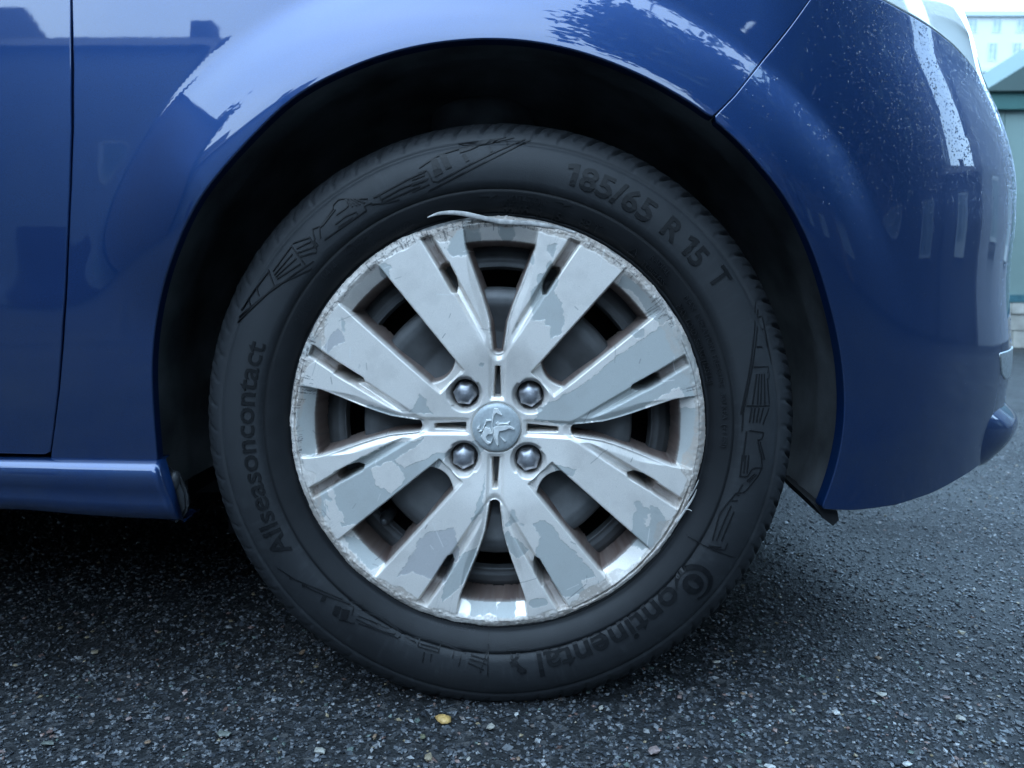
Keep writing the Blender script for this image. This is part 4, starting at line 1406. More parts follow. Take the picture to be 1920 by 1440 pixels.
arc_text('TREAD   PLIES', 396, 201.0, 186.0, 9, None, 0.6)

def stroke(pts, w, closed=False):
    """thick polyline as quads in wheel px"""
    p = np.asarray(pts, float); n = len(p)
    d = np.gradient(p, axis=0) if n > 2 else np.tile(p[1] - p[0], (2, 1))
    d /= np.linalg.norm(d, axis=1, keepdims=True) + 1e-9
    nn = np.stack([-d[:, 1], d[:, 0]], 1) * w * 0.5
    v = np.vstack([p + nn, p - nn])
    f = [[i, i + 1, n + i + 1, n + i] for i in range(n - 1)]
    return v, f
class Flat:
    def __init__(s): s.v = []; s.f = []; s.n = 0
    def add(s, v, f):
        s.v.append(np.asarray(v, float)); s.f += [[i + s.n for i in q] for q in f]; s.n += len(v)
    def line(s, pts, w): s.add(*stroke(resample(pts, 7), w))
    def poly(s, pts):
        from mathutils.geometry import tessellate_polygon
        t = tessellate_polygon([[Vector((a[0], a[1], 0)) for a in pts]])
        s.add(*slice_flat(np.asarray(pts, float)[:, :2], [list(q) for q in t], 9.0))
    def build(s, name, mat, h):
        return raise_flat(np.vstack(s.v), s.f, h, name, mat, wheel)
def W(ox, oy, sc): return lambda X, Y: (ox + X / sc - 930.0, 803.0 - (oy + Y / sc))

# E4 ring, arrows, warning triangle
fl = Flat()
c0 = np.array([667 - 930, 803 - 475])
fl.line([c0 + 12 * np.array([math.cos(a), math.sin(a)]) for a in np.linspace(0, 2 * math.pi, 24)], 1.8)
for (cx, cy, sg) in [(917, 376, 1), (1052, 389, 1)]:
    ang = math.radians(pxang(cx, cy) - 90); b = np.array([cx - 930, 803 - cy])
    rot = lambda p: b + np.array([p[0] * math.cos(ang) - p[1] * math.sin(ang), p[0] * math.sin(ang) + p[1] * math.cos(ang)])
    fl.poly([rot(p) for p in [(-15, 2), (2, 2), (2, 6), (16, 0), (2, -6), (2, -2), (-15, -2)]])
for (cx, cy) in [(903, 1194), (1182, 476)]:
    ang = math.radians(pxang(cx, cy) - 90); b = np.array([cx - 930, 803 - cy])
    rot = lambda p: b + np.array([p[0] * math.cos(ang) - p[1] * math.sin(ang), p[0] * math.sin(ang) + p[1] * math.cos(ang)])
    fl.line([rot((-9, -7)), rot((0, 9)), rot((9, -7)), rot((-9, -7))], 1.8)
tag(fl.build('tyre_symbol', M_RUB_PRINT, 0.9), kind='stuff')

# the big C round the o
fl = Flat()
cc = np.array([1304 - 930, 803 - 1094.0]); radial = math.atan2(cc[1], cc[0])
ring = []
for (ro, ri, a0, a1, offr) in [(37, 27, 50, 330, 0)]:
    aa = np.radians(np.linspace(a0, a1, 40)) + radial - math.pi / 2
    wv = np.linspace(0, 1, 40)
    thick = 10.5 * np.sin(np.pi * np.clip(wv * 0.92 + 0.06, 0, 1)) ** 0.6
    vo = np.array([cc + 36 * np.array([math.cos(a), math.sin(a)]) for a in aa])
    vi = np.array([cc + (36 - t) * np.array([math.cos(a), math.sin(a)]) for a, t in zip(aa, thick)])
    fl.add(np.vstack([vo, vi]), [[i, i + 1, 40 + i + 1, 40 + i] for i in range(39)])
aa = np.radians(np.linspace(0, 360, 33))
c2 = cc + np.array([-2.0, -3.0])
vo = np.array([c2 + 20 * np.array([math.cos(a), math.sin(a)]) for a in aa])
ex = np.array([math.cos(radial), math.sin(radial)]); ey = np.array([-ex[1], ex[0]])
vi = np.array([c2 + 13 * math.cos(a) * ex + 6 * math.sin(a) * ey for a in aa - radial])
fl.add(np.vstack([vo, vi]), [[i, i + 1, 33 + i + 1, 33 + i] for i in range(32)])
fl.build('tyre_lettering', D, 1.0)
# rearing horse after the name
fl = Flat(); w5 = W(640, 960, 3.0)
for p in [[(985, 835), (1010, 838), (985, 870), (1000, 895), (1045, 925), (1040, 945), (1010, 925), (975, 900), (955, 905), (945, 880), (965, 880), (975, 860)], [(950, 835), (962, 845), (970, 875), (960, 880), (950, 860)], [(1000, 905), (1035, 945), (1010, 950), (985, 925)], [(925, 822), (1070, 815), (1070, 819), (925, 826)]]:
    fl.poly([w5(*a) for a in p])
fl.build('tyre_emblem', D, 0.9)

# skyline ornament (fine moulded ribs)
fl = Flat(); w4 = W(420, 260, 4.0)
def L(w, pts, k): fl.line([w(*a) for a in pts], k)
for p in [[(130, 1340), (330, 1195), (560, 1035), (715, 935)], [(120, 1378), (300, 1225), (430, 1112), (700, 990)], [(150, 1290), (270, 1130), (380, 1000)], [(210, 1200), (230, 1252)], [(275, 1110), (300, 1182)], [(370, 992), (420, 1112)],
          [(420, 1030), (560, 880)], [(430, 1046), (590, 912)], [(440, 1062), (620, 952)], [(410, 1004), (552, 822)], [(552, 822), (652, 955)], [(560, 802), (690, 762)], [(590, 842), (700, 792)], [(600, 872), (720, 832)], [(612, 902), (742, 868)], [(690, 762), (742, 852)],
          [(708, 790), (742, 832)], [(722, 785), (752, 822)], [(710, 702), (762, 682), (772, 770)], [(710, 702), (730, 780)], [(772, 690), (862, 560)], [(786, 682), (880, 562)], [(862, 560), (862, 530), (900, 490), (950, 480), (980, 542), (890, 602)],
          [(880, 672), (960, 612), (1040, 580), (1050, 612), (905, 702)], [(905, 690), (1010, 625)], [(960, 490), (1010, 545)], [(985, 492), (1040, 540)], [(1010, 492), (1065, 532)], [(1040, 495), (1100, 520)], [(960, 488), (1120, 490)],
          [(800, 782), (950, 680), (1110, 572)], [(1110, 572), (1092, 538), (1150, 520)], [(1162, 482), (1210, 460), (1400, 360), (1535, 300)], [(1205, 468), (1225, 515)], [(1215, 500), (1380, 410), (1560, 350)], [(1240, 512), (1500, 402)], [(1145, 530), (1250, 520), (1350, 498)]]:
    L(w4, p, 2.4)
w6 = W(780, 240, 5.333)
for p in [[(245, 606), (520, 460), (780, 330), (1088, 190)], [(160, 690), (420, 560), (760, 390), (1140, 196)], [(62, 525), (150, 490), (200, 600), (245, 604)], [(70, 470), (230, 362), (380, 300), (430, 285)], [(290, 520), (232, 400)], [(0, 585), (125, 540)], [(0, 640), (150, 585)], [(0, 700), (170, 625)], [(240, 350), (440, 290), (560, 262), (720, 240), (860, 200), (980, 175)]]:
    L(w6, p, 2.4)
for p in [[(182, 402), (236, 372), (300, 520), (222, 560)], [(262, 352), (322, 336), (386, 465), (332, 490)], [(482, 352), (512, 336), (552, 402), (520, 420)], [(735, 266), (752, 262), (774, 318), (756, 326)], [(904, 212), (914, 210), (922, 242), (912, 246)], [(450, 280), (640, 262), (560, 300), (460, 330)], [(440, 235), (700, 200), (900, 172), (700, 240), (560, 262)]]:
    fl.poly([w6(*a) for a in p])
w7 = W(1280, 560, 4.8)
for p in [[(600, 40), (590, 240), (555, 560), (485, 1020)], [(622, 98), (608, 300), (575, 560), (505, 1000)], [(625, 165), (665, 160)], [(620, 275), (690, 270)], [(605, 422), (705, 426)], [(606, 428), (706, 432)], [(580, 600), (730, 600), (714, 660)], [(612, 660), (582, 930)], [(634, 660), (626, 930)], [(657, 660), (656, 930)], [(682, 660), (696, 930)],
          [(712, 700), (738, 932)], [(530, 942), (742, 946)], [(576, 962), (562, 1090)], [(606, 962), (592, 1090)], [(642, 962), (622, 1090)], [(682, 962), (652, 1090)], [(736, 966), (682, 1110)], [(560, 1162), (692, 1182), (682, 1242), (640, 1250)], [(665, 165), (700, 330), (752, 570), (726, 712)], [(640, 1262), (690, 1430)], [(660, 1262), (712, 1430)], [(540, 1170), (516, 1440)], [(505, 1000), (500, 1170)]]:
    L(w7, p, 2.4)
w8 = W(1280, 840, 5.536)
for p in [[(590, 40), (572, 258)], [(622, 50), (606, 240)], [(652, 50), (640, 240)], [(780, 40), (800, 180), (770, 252), (620, 440), (540, 440), (380, 660), (310, 950)], [(492, 580), (420, 760), (352, 950)], [(520, 642), (460, 800), (402, 952)], [(270, 1010), (402, 1022)], [(280, 1026), (440, 1055), (468, 980)], [(490, 528), (556, 524)], [(530, 455), (570, 470)], [(560, 268), (640, 275), (700, 180), (810, 185)], [(600, 352), (560, 430)], [(660, 330), (740, 250)], [(640, 320), (720, 240)], [(70, 930), (300, 1042), (572, 1155)]]:
    L(w8, p, 2.2)
w9 = W(500, 1040, 4.364)
for p in [[(50, 142), (200, 235), (380, 312), (560, 395), (762, 470)], [(262, 282), (440, 368), (690, 466), (664, 545)], [(162, 215), (155, 236)], [(560, 582), (690, 612)], [(722, 500), (880, 562), (1040, 672), (1030, 712), (920, 682), (702, 575)], [(722, 550), (850, 605), (990, 662)], [(722, 612), (900, 680), (1060, 745), (1080, 702), (930, 577)], [(1062, 692), (1130, 735), (1202, 780)], [(1170, 737), (1320, 762), (1470, 812), (1620, 866)],
          [(1232, 747), (1216, 810), (1390, 860), (1412, 770)], [(1240, 790), (1390, 830)], [(1272, 856), (1256, 940)], [(1332, 870), (1322, 930)], [(1522, 842), (1506, 910)], [(1586, 862), (1560, 970)], [(1560, 815), (1680, 840), (1800, 862)], [(1660, 880), (1800, 922)], [(1650, 912), (1790, 952)], [(1642, 942), (1770, 1000)], [(1790, 870), (1740, 1020)], [(1810, 702), (1806, 900), (1804, 1050)]]:
    L(w9, p, 2.2)
for p in [[(530, 456), (580, 472), (546, 560), (502, 530)], [(586, 486), (652, 500), (622, 590), (572, 570)], [(432, 366), (466, 380), (436, 426), (404, 420)], [(258, 275), (276, 284), (268, 304), (256, 302)]]:
    fl.poly([w9(*a) for a in p])
tag(fl.build('skyline_ornament', D, 0.8), kind='stuff')
# ================================================================== SURROUNDINGS
def mat_wall(name, col, var=0.08, sc=1.5, rough=0.85):
    return simple(name, col, rough, 0.0, sc, var, 0.15, 40)
def plain_box_mesh(name, lo, hi):
    x0, y0, z0 = lo; x1, y1, z1 = hi
    V = [(x0, y0, z0), (x1, y0, z0), (x1, y1, z0), (x0, y1, z0), (x0, y0, z1), (x1, y0, z1), (x1, y1, z1), (x0, y1, z1)]
    F = np.array([[0, 3, 2, 1], [4, 5, 6, 7], [0, 1, 5, 4], [1, 2, 6, 5], [2, 3, 7, 6], [3, 0, 4, 7]])
    return mesh_np(name, np.array(V, float), F, False)

M_PANE = simple('glare_paled_pane', (0.22, 0.27, 0.27), 0.08, 0.0, 2, 0.3)  # pane and frame colours lightened to stand in for glare on the far block
M_FRAME = simple('white_window_frame', (0.45, 0.48, 0.47), 0.5, 0.0, 6, 0.08)

def window_proto(w, h):
    """frame ring with a mullion; pane set back behind it; faces -y"""
    t = 0.07
    parts = [((-w / 2, -0.04, -h / 2), (w / 2, 0.06, -h / 2 + t)), ((-w / 2, -0.04, h / 2 - t), (w / 2, 0.06, h / 2)), ((-w / 2, -0.038, -h / 2 + t), (-w / 2 + t, 0.06, h / 2 - t)), ((w / 2 - t, -0.038, -h / 2 + t), (w / 2, 0.06, h / 2 - t)), ((-0.03, -0.03, -h / 2 + t), (0.03, 0.05, h / 2 - t))]
    V, F = [], []
    for lo, hi in parts:
        me = plain_box_mesh('x', lo, hi)
        n = len(V)
        V += [tuple(v.co) for v in me.vertices]; F += [[i + n for i in p.vertices] for p in me.polygons]
        bpy.data.meshes.remove(me)
    fm = mesh_np('window', np.array(V), F, False); fm.materials.append(M_FRAME)
    pm = plain_box_mesh('pane', (-w / 2 + 0.01, -0.012, -h / 2 + 0.01), (w / 2 - 0.01, 0.004, h / 2 - 0.01)); pm.materials.append(M_PANE)
    return fm, pm
def put_window(fm, pm, parent, loc, rz=0.0):
    o = bpy.data.objects.new('window', fm); COL.objects.link(o); o.parent = parent; o.location = loc; o.rotation_euler = (0, 0, rz)
    p = bpy.data.objects.new('pane', pm); COL.objects.link(p); p.parent = o
    return o

# ---- tall pale block behind, right
def block():
    Y = 80.0
    zt = at_y(1900, 22, Y)[2]
    b = empty('office_block', (50, Y, 0))
    tag(b, 'pale washed-out block with rows of small windows behind the teal shed', 'building')
    wm = mat_wall('pale_mint_render', (0.42, 0.43, 0.42), 0.04, 0.2)
    def part(name, lo, hi, m): return link_mesh(name, plain_box_mesh(name, (lo[0] - 50, lo[1] - Y, lo[2]), (hi[0] - 50, hi[1] - Y, hi[2])), m, b)
    xl = at_y(1811, 60, Y)[0] - 16
    part('wall', (xl, Y, 0), (86, Y + 14, zt - 0.5), wm)
    part('roof_edge', (xl - 0.3, Y - 0.35, zt - 0.5), (86.3, Y + 14.3, zt), mat_wall('grey_roof_edge', (0.36, 0.43, 0.44), 0.05))
    zl = at_y(1900, 131, Y)[2]
    part('string_course', (xl - 0.1, Y - 0.25, zl - 0.25), (86.1, Y - 0.002, zl + 0.15), mat_wall('grey_string_course', (0.40, 0.48, 0.48), 0.05))
    dx = 43.5 / F_PX * Y * 1.006
    z1, z2 = at_y(1900, 48, Y)[2], at_y(1900, 97, Y)[2]
    fm, pm = window_proto(0.95, 1.35)
    fm2, pm2 = window_proto(0.95, 1.75)
    x1 = at_y(1824, 48, Y)[0]; x2 = at_y(1861, 97, Y)[0]
    floor = z1 - z2
    for k in range(-7, 13):
        for lev in range(0, 8):
            z = z1 - lev * floor
            if lev == 1: z = z2
            x = (x1 if lev % 2 == 0 else x2) + k * dx
            if xl + 0.8 < x < 85 and z > 1.5:
                put_window(fm if lev % 2 == 0 else fm2, pm if lev % 2 == 0 else pm2, b, (x - 50, -0.02, z))
block()

# ---- low teal shed on a pale stone plinth
def shed():
    Y = 5.85
    s = empty('teal_shed', (5.6, Y, 0))
    tag(s, 'low teal-clad shed with dark eaves band standing on a pale stone plinth', 'shed')
    off = (5.6, Y)
    def part(name, lo, hi, m): return link_mesh(name, plain_box_mesh(name, (lo[0] - off[0], lo[1] - off[1], lo[2]), (hi[0] - off[0], hi[1] - off[1], hi[2])), m, s)
    zp = at_y(1900, 563, Y)[2]; ze0 = at_y(1900, 206, Y)[2]; ze1 = at_y(1900, 174, Y)[2]
    x0, x1 = 3.55, 6.75
    # rough plinth blocks
    stone = simple('pale_rough_stone', (0.40, 0.39, 0.35), 0.9, 0.0, 9, 0.28, 0.9, 25)
    z = 0.0; rowh = [0.15, 0.14, zp - 0.29 - 0.02]
    k = 0
    for rh in rowh:
        x = x0 + (0.0 if k % 2 == 0 else -0.18)
        while x < x1:
            w = 0.30 + 0.16 * random.random()
            me = plain_box_mesh('plinth_stone', (max(x, x0) - off[0] + 0.004, -0.02 * random.random() - 0.02, z + 0.004), (min(x + w, x1) - off[0] - 0.004, 0.24, z + rh - 0.004))
            link_mesh('plinth_stone', me, stone, s)
            x += w
        z += rh; k += 1
    part('plinth_core', (x0, Y + 0.012, 0), (x1, Y + 0.3, zp - 0.03), simple('pale_mortar', (0.40, 0.40, 0.37), 0.95))
    teal = simple('teal_cladding', (0.22, 0.31, 0.295), 0.42, 0.0, 0.8, 0.22)
    part('base_rail', (x0, Y - 0.015, zp - 0.015), (x1, Y + 0.24, zp + 0.045), simple('dark_teal_rail', (0.05, 0.14, 0.17), 0.5))
    xs = np.arange(x0, x1, 0.58)
    for x in xs:
        part('cladding_panel', (x + 0.004, Y + 0.01, zp + 0.047), (x + 0.576, Y + 0.06, ze0 - 0.002), teal)
    part('wall_core', (x0, Y + 0.066, zp + 0.047), (x1, Y + 0.24, ze1), simple('dark_teal_core', (0.06, 0.16, 0.16), 0.7))
    part('eaves_band', (x0, Y - 0.03, ze0), (x1, Y + 0.064, ze1), simple('dark_green_eaves', (0.06, 0.16, 0.15), 0.5, 0.0, 2, 0.15))
    zr = at_y(1921, 122, Y)[2]
    xa = at_y(1846, 167, Y - 0.06)[0]
    slope = (zr - ze1) / (at_y(1921, 122, Y)[0] - xa)
    xm = xa + 1.35; xb = xa + 2.7
    prof = [(xa, ze1 + 0.002), (xb, ze1 + 0.002), (xm, ze1 + slope * 1.35)]
    V = np.array([(px_ - off[0], -0.06, pz_) for px_, pz_ in prof] + [(px_ - off[0], 1.5, pz_) for px_, pz_ in prof])
    F = [[0, 1, 2], [3, 5, 4], [0, 2, 5, 3], [1, 4, 5, 2], [0, 3, 4, 1]]
    link_mesh('roof', mesh_np('roof', V, F, False), simple('pale_teal_roof', (0.08, 0.125, 0.12), 0.8, 0.0, 1, 0.1), s)
    part('back_wall', (x0, Y + 1.3, 0), (x1, Y + 1.44, ze1), teal)
shed()

# ---- trees (tapered trunk, limbs, crown of many small leaf faces)
M_BARK = simple('grey_brown_bark', (0.10, 0.085, 0.07), 0.9, 0.0, 12, 0.4, 0.6, 60)
def leaf_mat(name, c):
    m, nt, b = new_mat(name)
    at = N(nt, 'ShaderNodeAttribute', attribute_name='leaf_color')
    nt.links.new(at.outputs['Color'], b.inputs['Base Color'])
    b.inputs['Roughness'].default_value = 0.55
    return m
M_LEAF = leaf_mat('tree_leaves', None)
def tree(loc, h, rad, label, col, n=3500, narrow=1.0, group=None):
    t = empty('tree', loc); tag(t, label, 'tree', group)
    bm = bmesh.new()
    def limb(a, b, r0, r1, seg=8):
        a, b = Vector(a), Vector(b); d = (b - a).normalized(); s = d.orthogonal().normalized(); u = d.cross(s)
        ra = [bm.verts.new(a + r0 * (math.cos(2 * math.pi * i / seg) * s + math.sin(2 * math.pi * i / seg) * u)) for i in range(seg)]
        rb = [bm.verts.new(b + r1 * (math.cos(2 * math.pi * i / seg) * s + math.sin(2 * math.pi * i / seg) * u)) for i in range(seg)]
        for i in range(seg): bm.faces.new((ra[i], ra[(i + 1) % seg], rb[(i + 1) % seg], rb[i]))
    limb((0, 0, 0), (0.05, 0, h * 0.8), h * 0.022, h * 0.006)
    cl = []
    for k in range(16):
        a = k * 2.4; z = h * (0.30 + 0.6 * k / 16); L = rad * (0.9 - 0.4 * k / 16)
        tip = (math.cos(a) * L * 0.75, math.sin(a) * L * 0.75, z + h * 0.10)
        limb((0, 0, z * 0.9), tip, h * 0.008, h * 0.002, 6)
        cl.append(tip)
    me = bpy.data.meshes.new('trunk'); bm.to_mesh(me); bm.free()
    link_mesh('trunk', me, M_BARK, t)
    cl = np.array(cl + [(0, 0, h * 0.92), (0, 0, h * 0.75), (0, 0, h * 0.6)])
    c = cl[RNG.integers(0, len(cl), n)] + RNG.normal(0, 1, (n, 3)) * np.array([rad * 0.24, rad * 0.24, h * 0.055])
    sz = 0.16 * h / 8 * (0.6 + 0.8 * RNG.random(n))
    d1 = RNG.normal(0, 1, (n, 3)); d1 /= np.linalg.norm(d1, axis=1, keepdims=True)
    d2 = np.cross(d1, RNG.normal(0, 1, (n, 3))); d2 /= np.linalg.norm(d2, axis=1, keepdims=True)
    V = np.stack([c - d1 * sz[:, None], c + d2 * sz[:, None] * 0.6, c + d1 * sz[:, None], c - d2 * sz[:, None] * 0.6], 1).reshape(-1, 3)
    F = np.arange(n * 4).reshape(-1, 4)
    me = mesh_np('crown', V, F, False)
    at = me.color_attributes.new('leaf_color', 'FLOAT_COLOR', 'POINT')
    cc = np.repeat(np.array(col)[None] * (0.6 + 0.8 * RNG.random((n, 1))), 4, 0)
    at.data.foreach_set('color', np.concatenate([cc, np.ones((len(cc), 1))], 1).astype(np.float32).ravel())
    return tag(link_mesh('crown', me, M_LEAF, t), kind='stuff')
tx = at_y(1797, 10, 62)
tree((tx[0] - 3.6, 62, 0), 26.5, 3.6, 'dark tree rising at the left end of the pale block, behind the headlight', (0.05, 0.085, 0.06), 3500)

# ---- houses and trees across the street, behind the photographer: seen only mirrored in the paintwork
M_WALLS = [mat_wall('grey_render', (0.06, 0.065, 0.075)), mat_wall('white_render', (0.22, 0.23, 0.24)), mat_wall('brown_brick', (0.08, 0.065, 0.06), 0.3, 6)]
M_TILE = simple('dark_roof_tiles', (0.075, 0.065, 0.062), 0.7, 0.0, 20, 0.35, 0.5, 30)
fmH, pmH = window_proto(1.1, 1.4)
def house(x0, x1, y0, y1, hw, hr, wm, label, ridge='x', rot=0.0):
    cx, cy = (x0 + x1) / 2, (y0 + y1) / 2
    o = empty('house', (cx, cy, 0)); tag(o, label, 'house')
    a, b = (x1 - x0) / 2, (y1 - y0) / 2
    link_mesh('wall', plain_box_mesh('wall', (-a, -b, 0), (a, b, hw)), wm, o)
    e = 0.35
    if ridge == 'x':
        V = [(-a - e, -b - e, hw), (a + e, -b - e, hw), (a + e, b + e, hw), (-a - e, b + e, hw), (-a - e, 0, hr), (a + e, 0, hr)]
        F = [[0, 1, 5, 4], [2, 3, 4, 5], [0, 4, 3], [1, 2, 5], [0, 3, 2, 1]]
    else:
        V = [(-a - e, -b - e, hw), (a + e, -b - e, hw), (a + e, b + e, hw), (-a - e, b + e, hw), (0, -b - e, hr), (0, b + e, hr)]
        F = [[0, 4, 5, 3], [1, 2, 5, 4], [0, 1, 4], [2, 3, 5], [0, 3, 2, 1]]
    V = np.array(V, float); V[:, 2] += 0.003
    roof = link_mesh('roof', mesh_np('roof', V, F, False), M_TILE, o)
    link_mesh('chimney', plain_box_mesh('chimney', (a * 0.4, -0.3, hr - 1.4), (a * 0.4 + 0.6, 0.3, hr + 0.6)), M_WALLS[2], roof)
    n = max(2, int((x1 - x0) / 2.6))
    for k in range(n):
        for z in ([1.5, 4.2] if hw > 5 else [1.5]):
            put_window(fmH, pmH, o, (-a + (k + 0.5) * 2 * a / n, b + 0.03, z), math.pi)
    nn = max(1, int((y1 - y0) / 3))
    for k in range(nn):
        put_window(fmH, pmH, o, (-a - 0.03, -b + (k + 0.5) * 2 * b / nn, 1.6), -math.pi / 2)
    link_mesh('door', plain_box_mesh('door', (-0.5, b, 0), (0.5, b + 0.06, 2.05)), simple('dark_door_paint', (0.06, 0.03, 0.03), 0.4), o)
house(-60, -31, -30, -8, 10.5, 14.0, M_WALLS[2], 'long brown brick block far along the street, mirrored low in the front wing', 'y')
house(-30, -14.5, -25, -16, 9.6, 12.8, M_WALLS[0], 'grey rendered house with a dark tiled roof, mirrored in the front door')
house(-13.4, -6.4, -23, -15.5, 8.2, 10.6, M_WALLS[1], 'white rendered house, mirrored in the front wing behind the wheel')
house(-5.2, 4.5, -25, -17, 6.4, 8.8, M_WALLS[0], 'grey house with its ridge along the street, mirrored above the wheel arch', 'x')
house(6.5, 15.0, -24, -16.5, 7.2, 10.6, M_WALLS[2], 'brown brick house, mirrored in the wing ahead of the wheel')
house(13.0, 21.0, -14.5, -1.8, 8.0, 11.0, M_WALLS[0], 'grey gabled house end on to the street, mirrored in the bumper corner', 'y')
house(10.5, 17.0, 2.2, 9.5, 5.6, 8.2, M_WALLS[1], 'white rendered house beyond the shed, mirrored along the nose of the bumper', 'y')
house(12.6, 15.6, -1.7, 2.1, 2.7, 3.3, M_WALLS[0], 'low grey garage between two houses, mirrored in the pale stripe on the bumper', 'y')
house(-19.0, -10.5, -11.5, 1.0, 9.4, 12.6, M_WALLS[2], 'dark brick house end on to the street, mirrored low in the wing behind the wheel', 'y')
tree((-14.0, -15.0, 0), 13.5, 1.1, 'slim dark poplar mirrored beside the door gap', (0.03, 0.05, 0.03), 2500)
tree((4.6, -6.8, 0), 11.5, 3.0, 'tall leafy tree near the car, mirrored in the wing above the wheel', (0.03, 0.055, 0.03), 18000)
tree((9.2, -5.2, 0), 9.0, 2.8, 'bushy tree further along, mirrored in the bumper', (0.035, 0.06, 0.035), 14000)

# ---- added leafy block, unseen beyond the car, to darken the ground under it
def light_blocker():
    o = empty('light_blocker', (-3.0, 2.75, 0)); tag(o, 'added leafy light blocker, unseen on the far side of the blue car', 'light_blocker')
    link_mesh('light_blocker_core', plain_box_mesh('light_blocker_core', (-4.3, -0.27, 0), (4.3, 0.27, 1.02)), simple('light_blocker_dark_core', (0.010, 0.014, 0.010), 0.95), o)
    n = 30000
    c = np.stack([RNG.uniform(-4.35, 4.35, n), RNG.uniform(-0.32, 0.32, n), RNG.uniform(0.0, 1.08, n)], 1)
    f_ = RNG.random(n)
    c[:, 1] = np.where(f_ < 0.36, -0.31, np.where(f_ < 0.72, 0.31, c[:, 1]))
    c[:, 2] = np.where((f_ >= 0.72) & (f_ < 0.94), 1.06, c[:, 2])
    c[:, 0] = np.where(f_ >= 0.94, np.where(f_ < 0.97, -4.34, 4.34), c[:, 0])
    c += RNG.normal(0, 0.025, (n, 3))
    sz = 0.016 + 0.018 * RNG.random(n)
    d1 = RNG.normal(0, 1, (n, 3)); d1 /= np.linalg.norm(d1, axis=1, keepdims=True)
    d2 = np.cross(d1, RNG.normal(0, 1, (n, 3))); d2 /= np.linalg.norm(d2, axis=1, keepdims=True)
    V = np.stack([c - d1 * sz[:, None], c + d2 * sz[:, None] * 0.6, c + d1 * sz[:, None], c - d2 * sz[:, None] * 0.6], 1).reshape(-1, 3)
    me = mesh_np('light_blocker_leaves', V, np.arange(n * 4).reshape(-1, 4), False)
    at = me.color_attributes.new('leaf_color', 'FLOAT_COLOR', 'POINT')
    cc = np.repeat(np.array([[0.018, 0.034, 0.018]]) * (0.6 + 0.8 * RNG.random((n, 1))), 4, 0)
    at.data.foreach_set('color', np.concatenate([cc, np.ones((len(cc), 1))], 1).astype(np.float32).ravel())
    tag(link_mesh('light_blocker_leaves', me, M_LEAF, o), kind='stuff')
light_blocker()

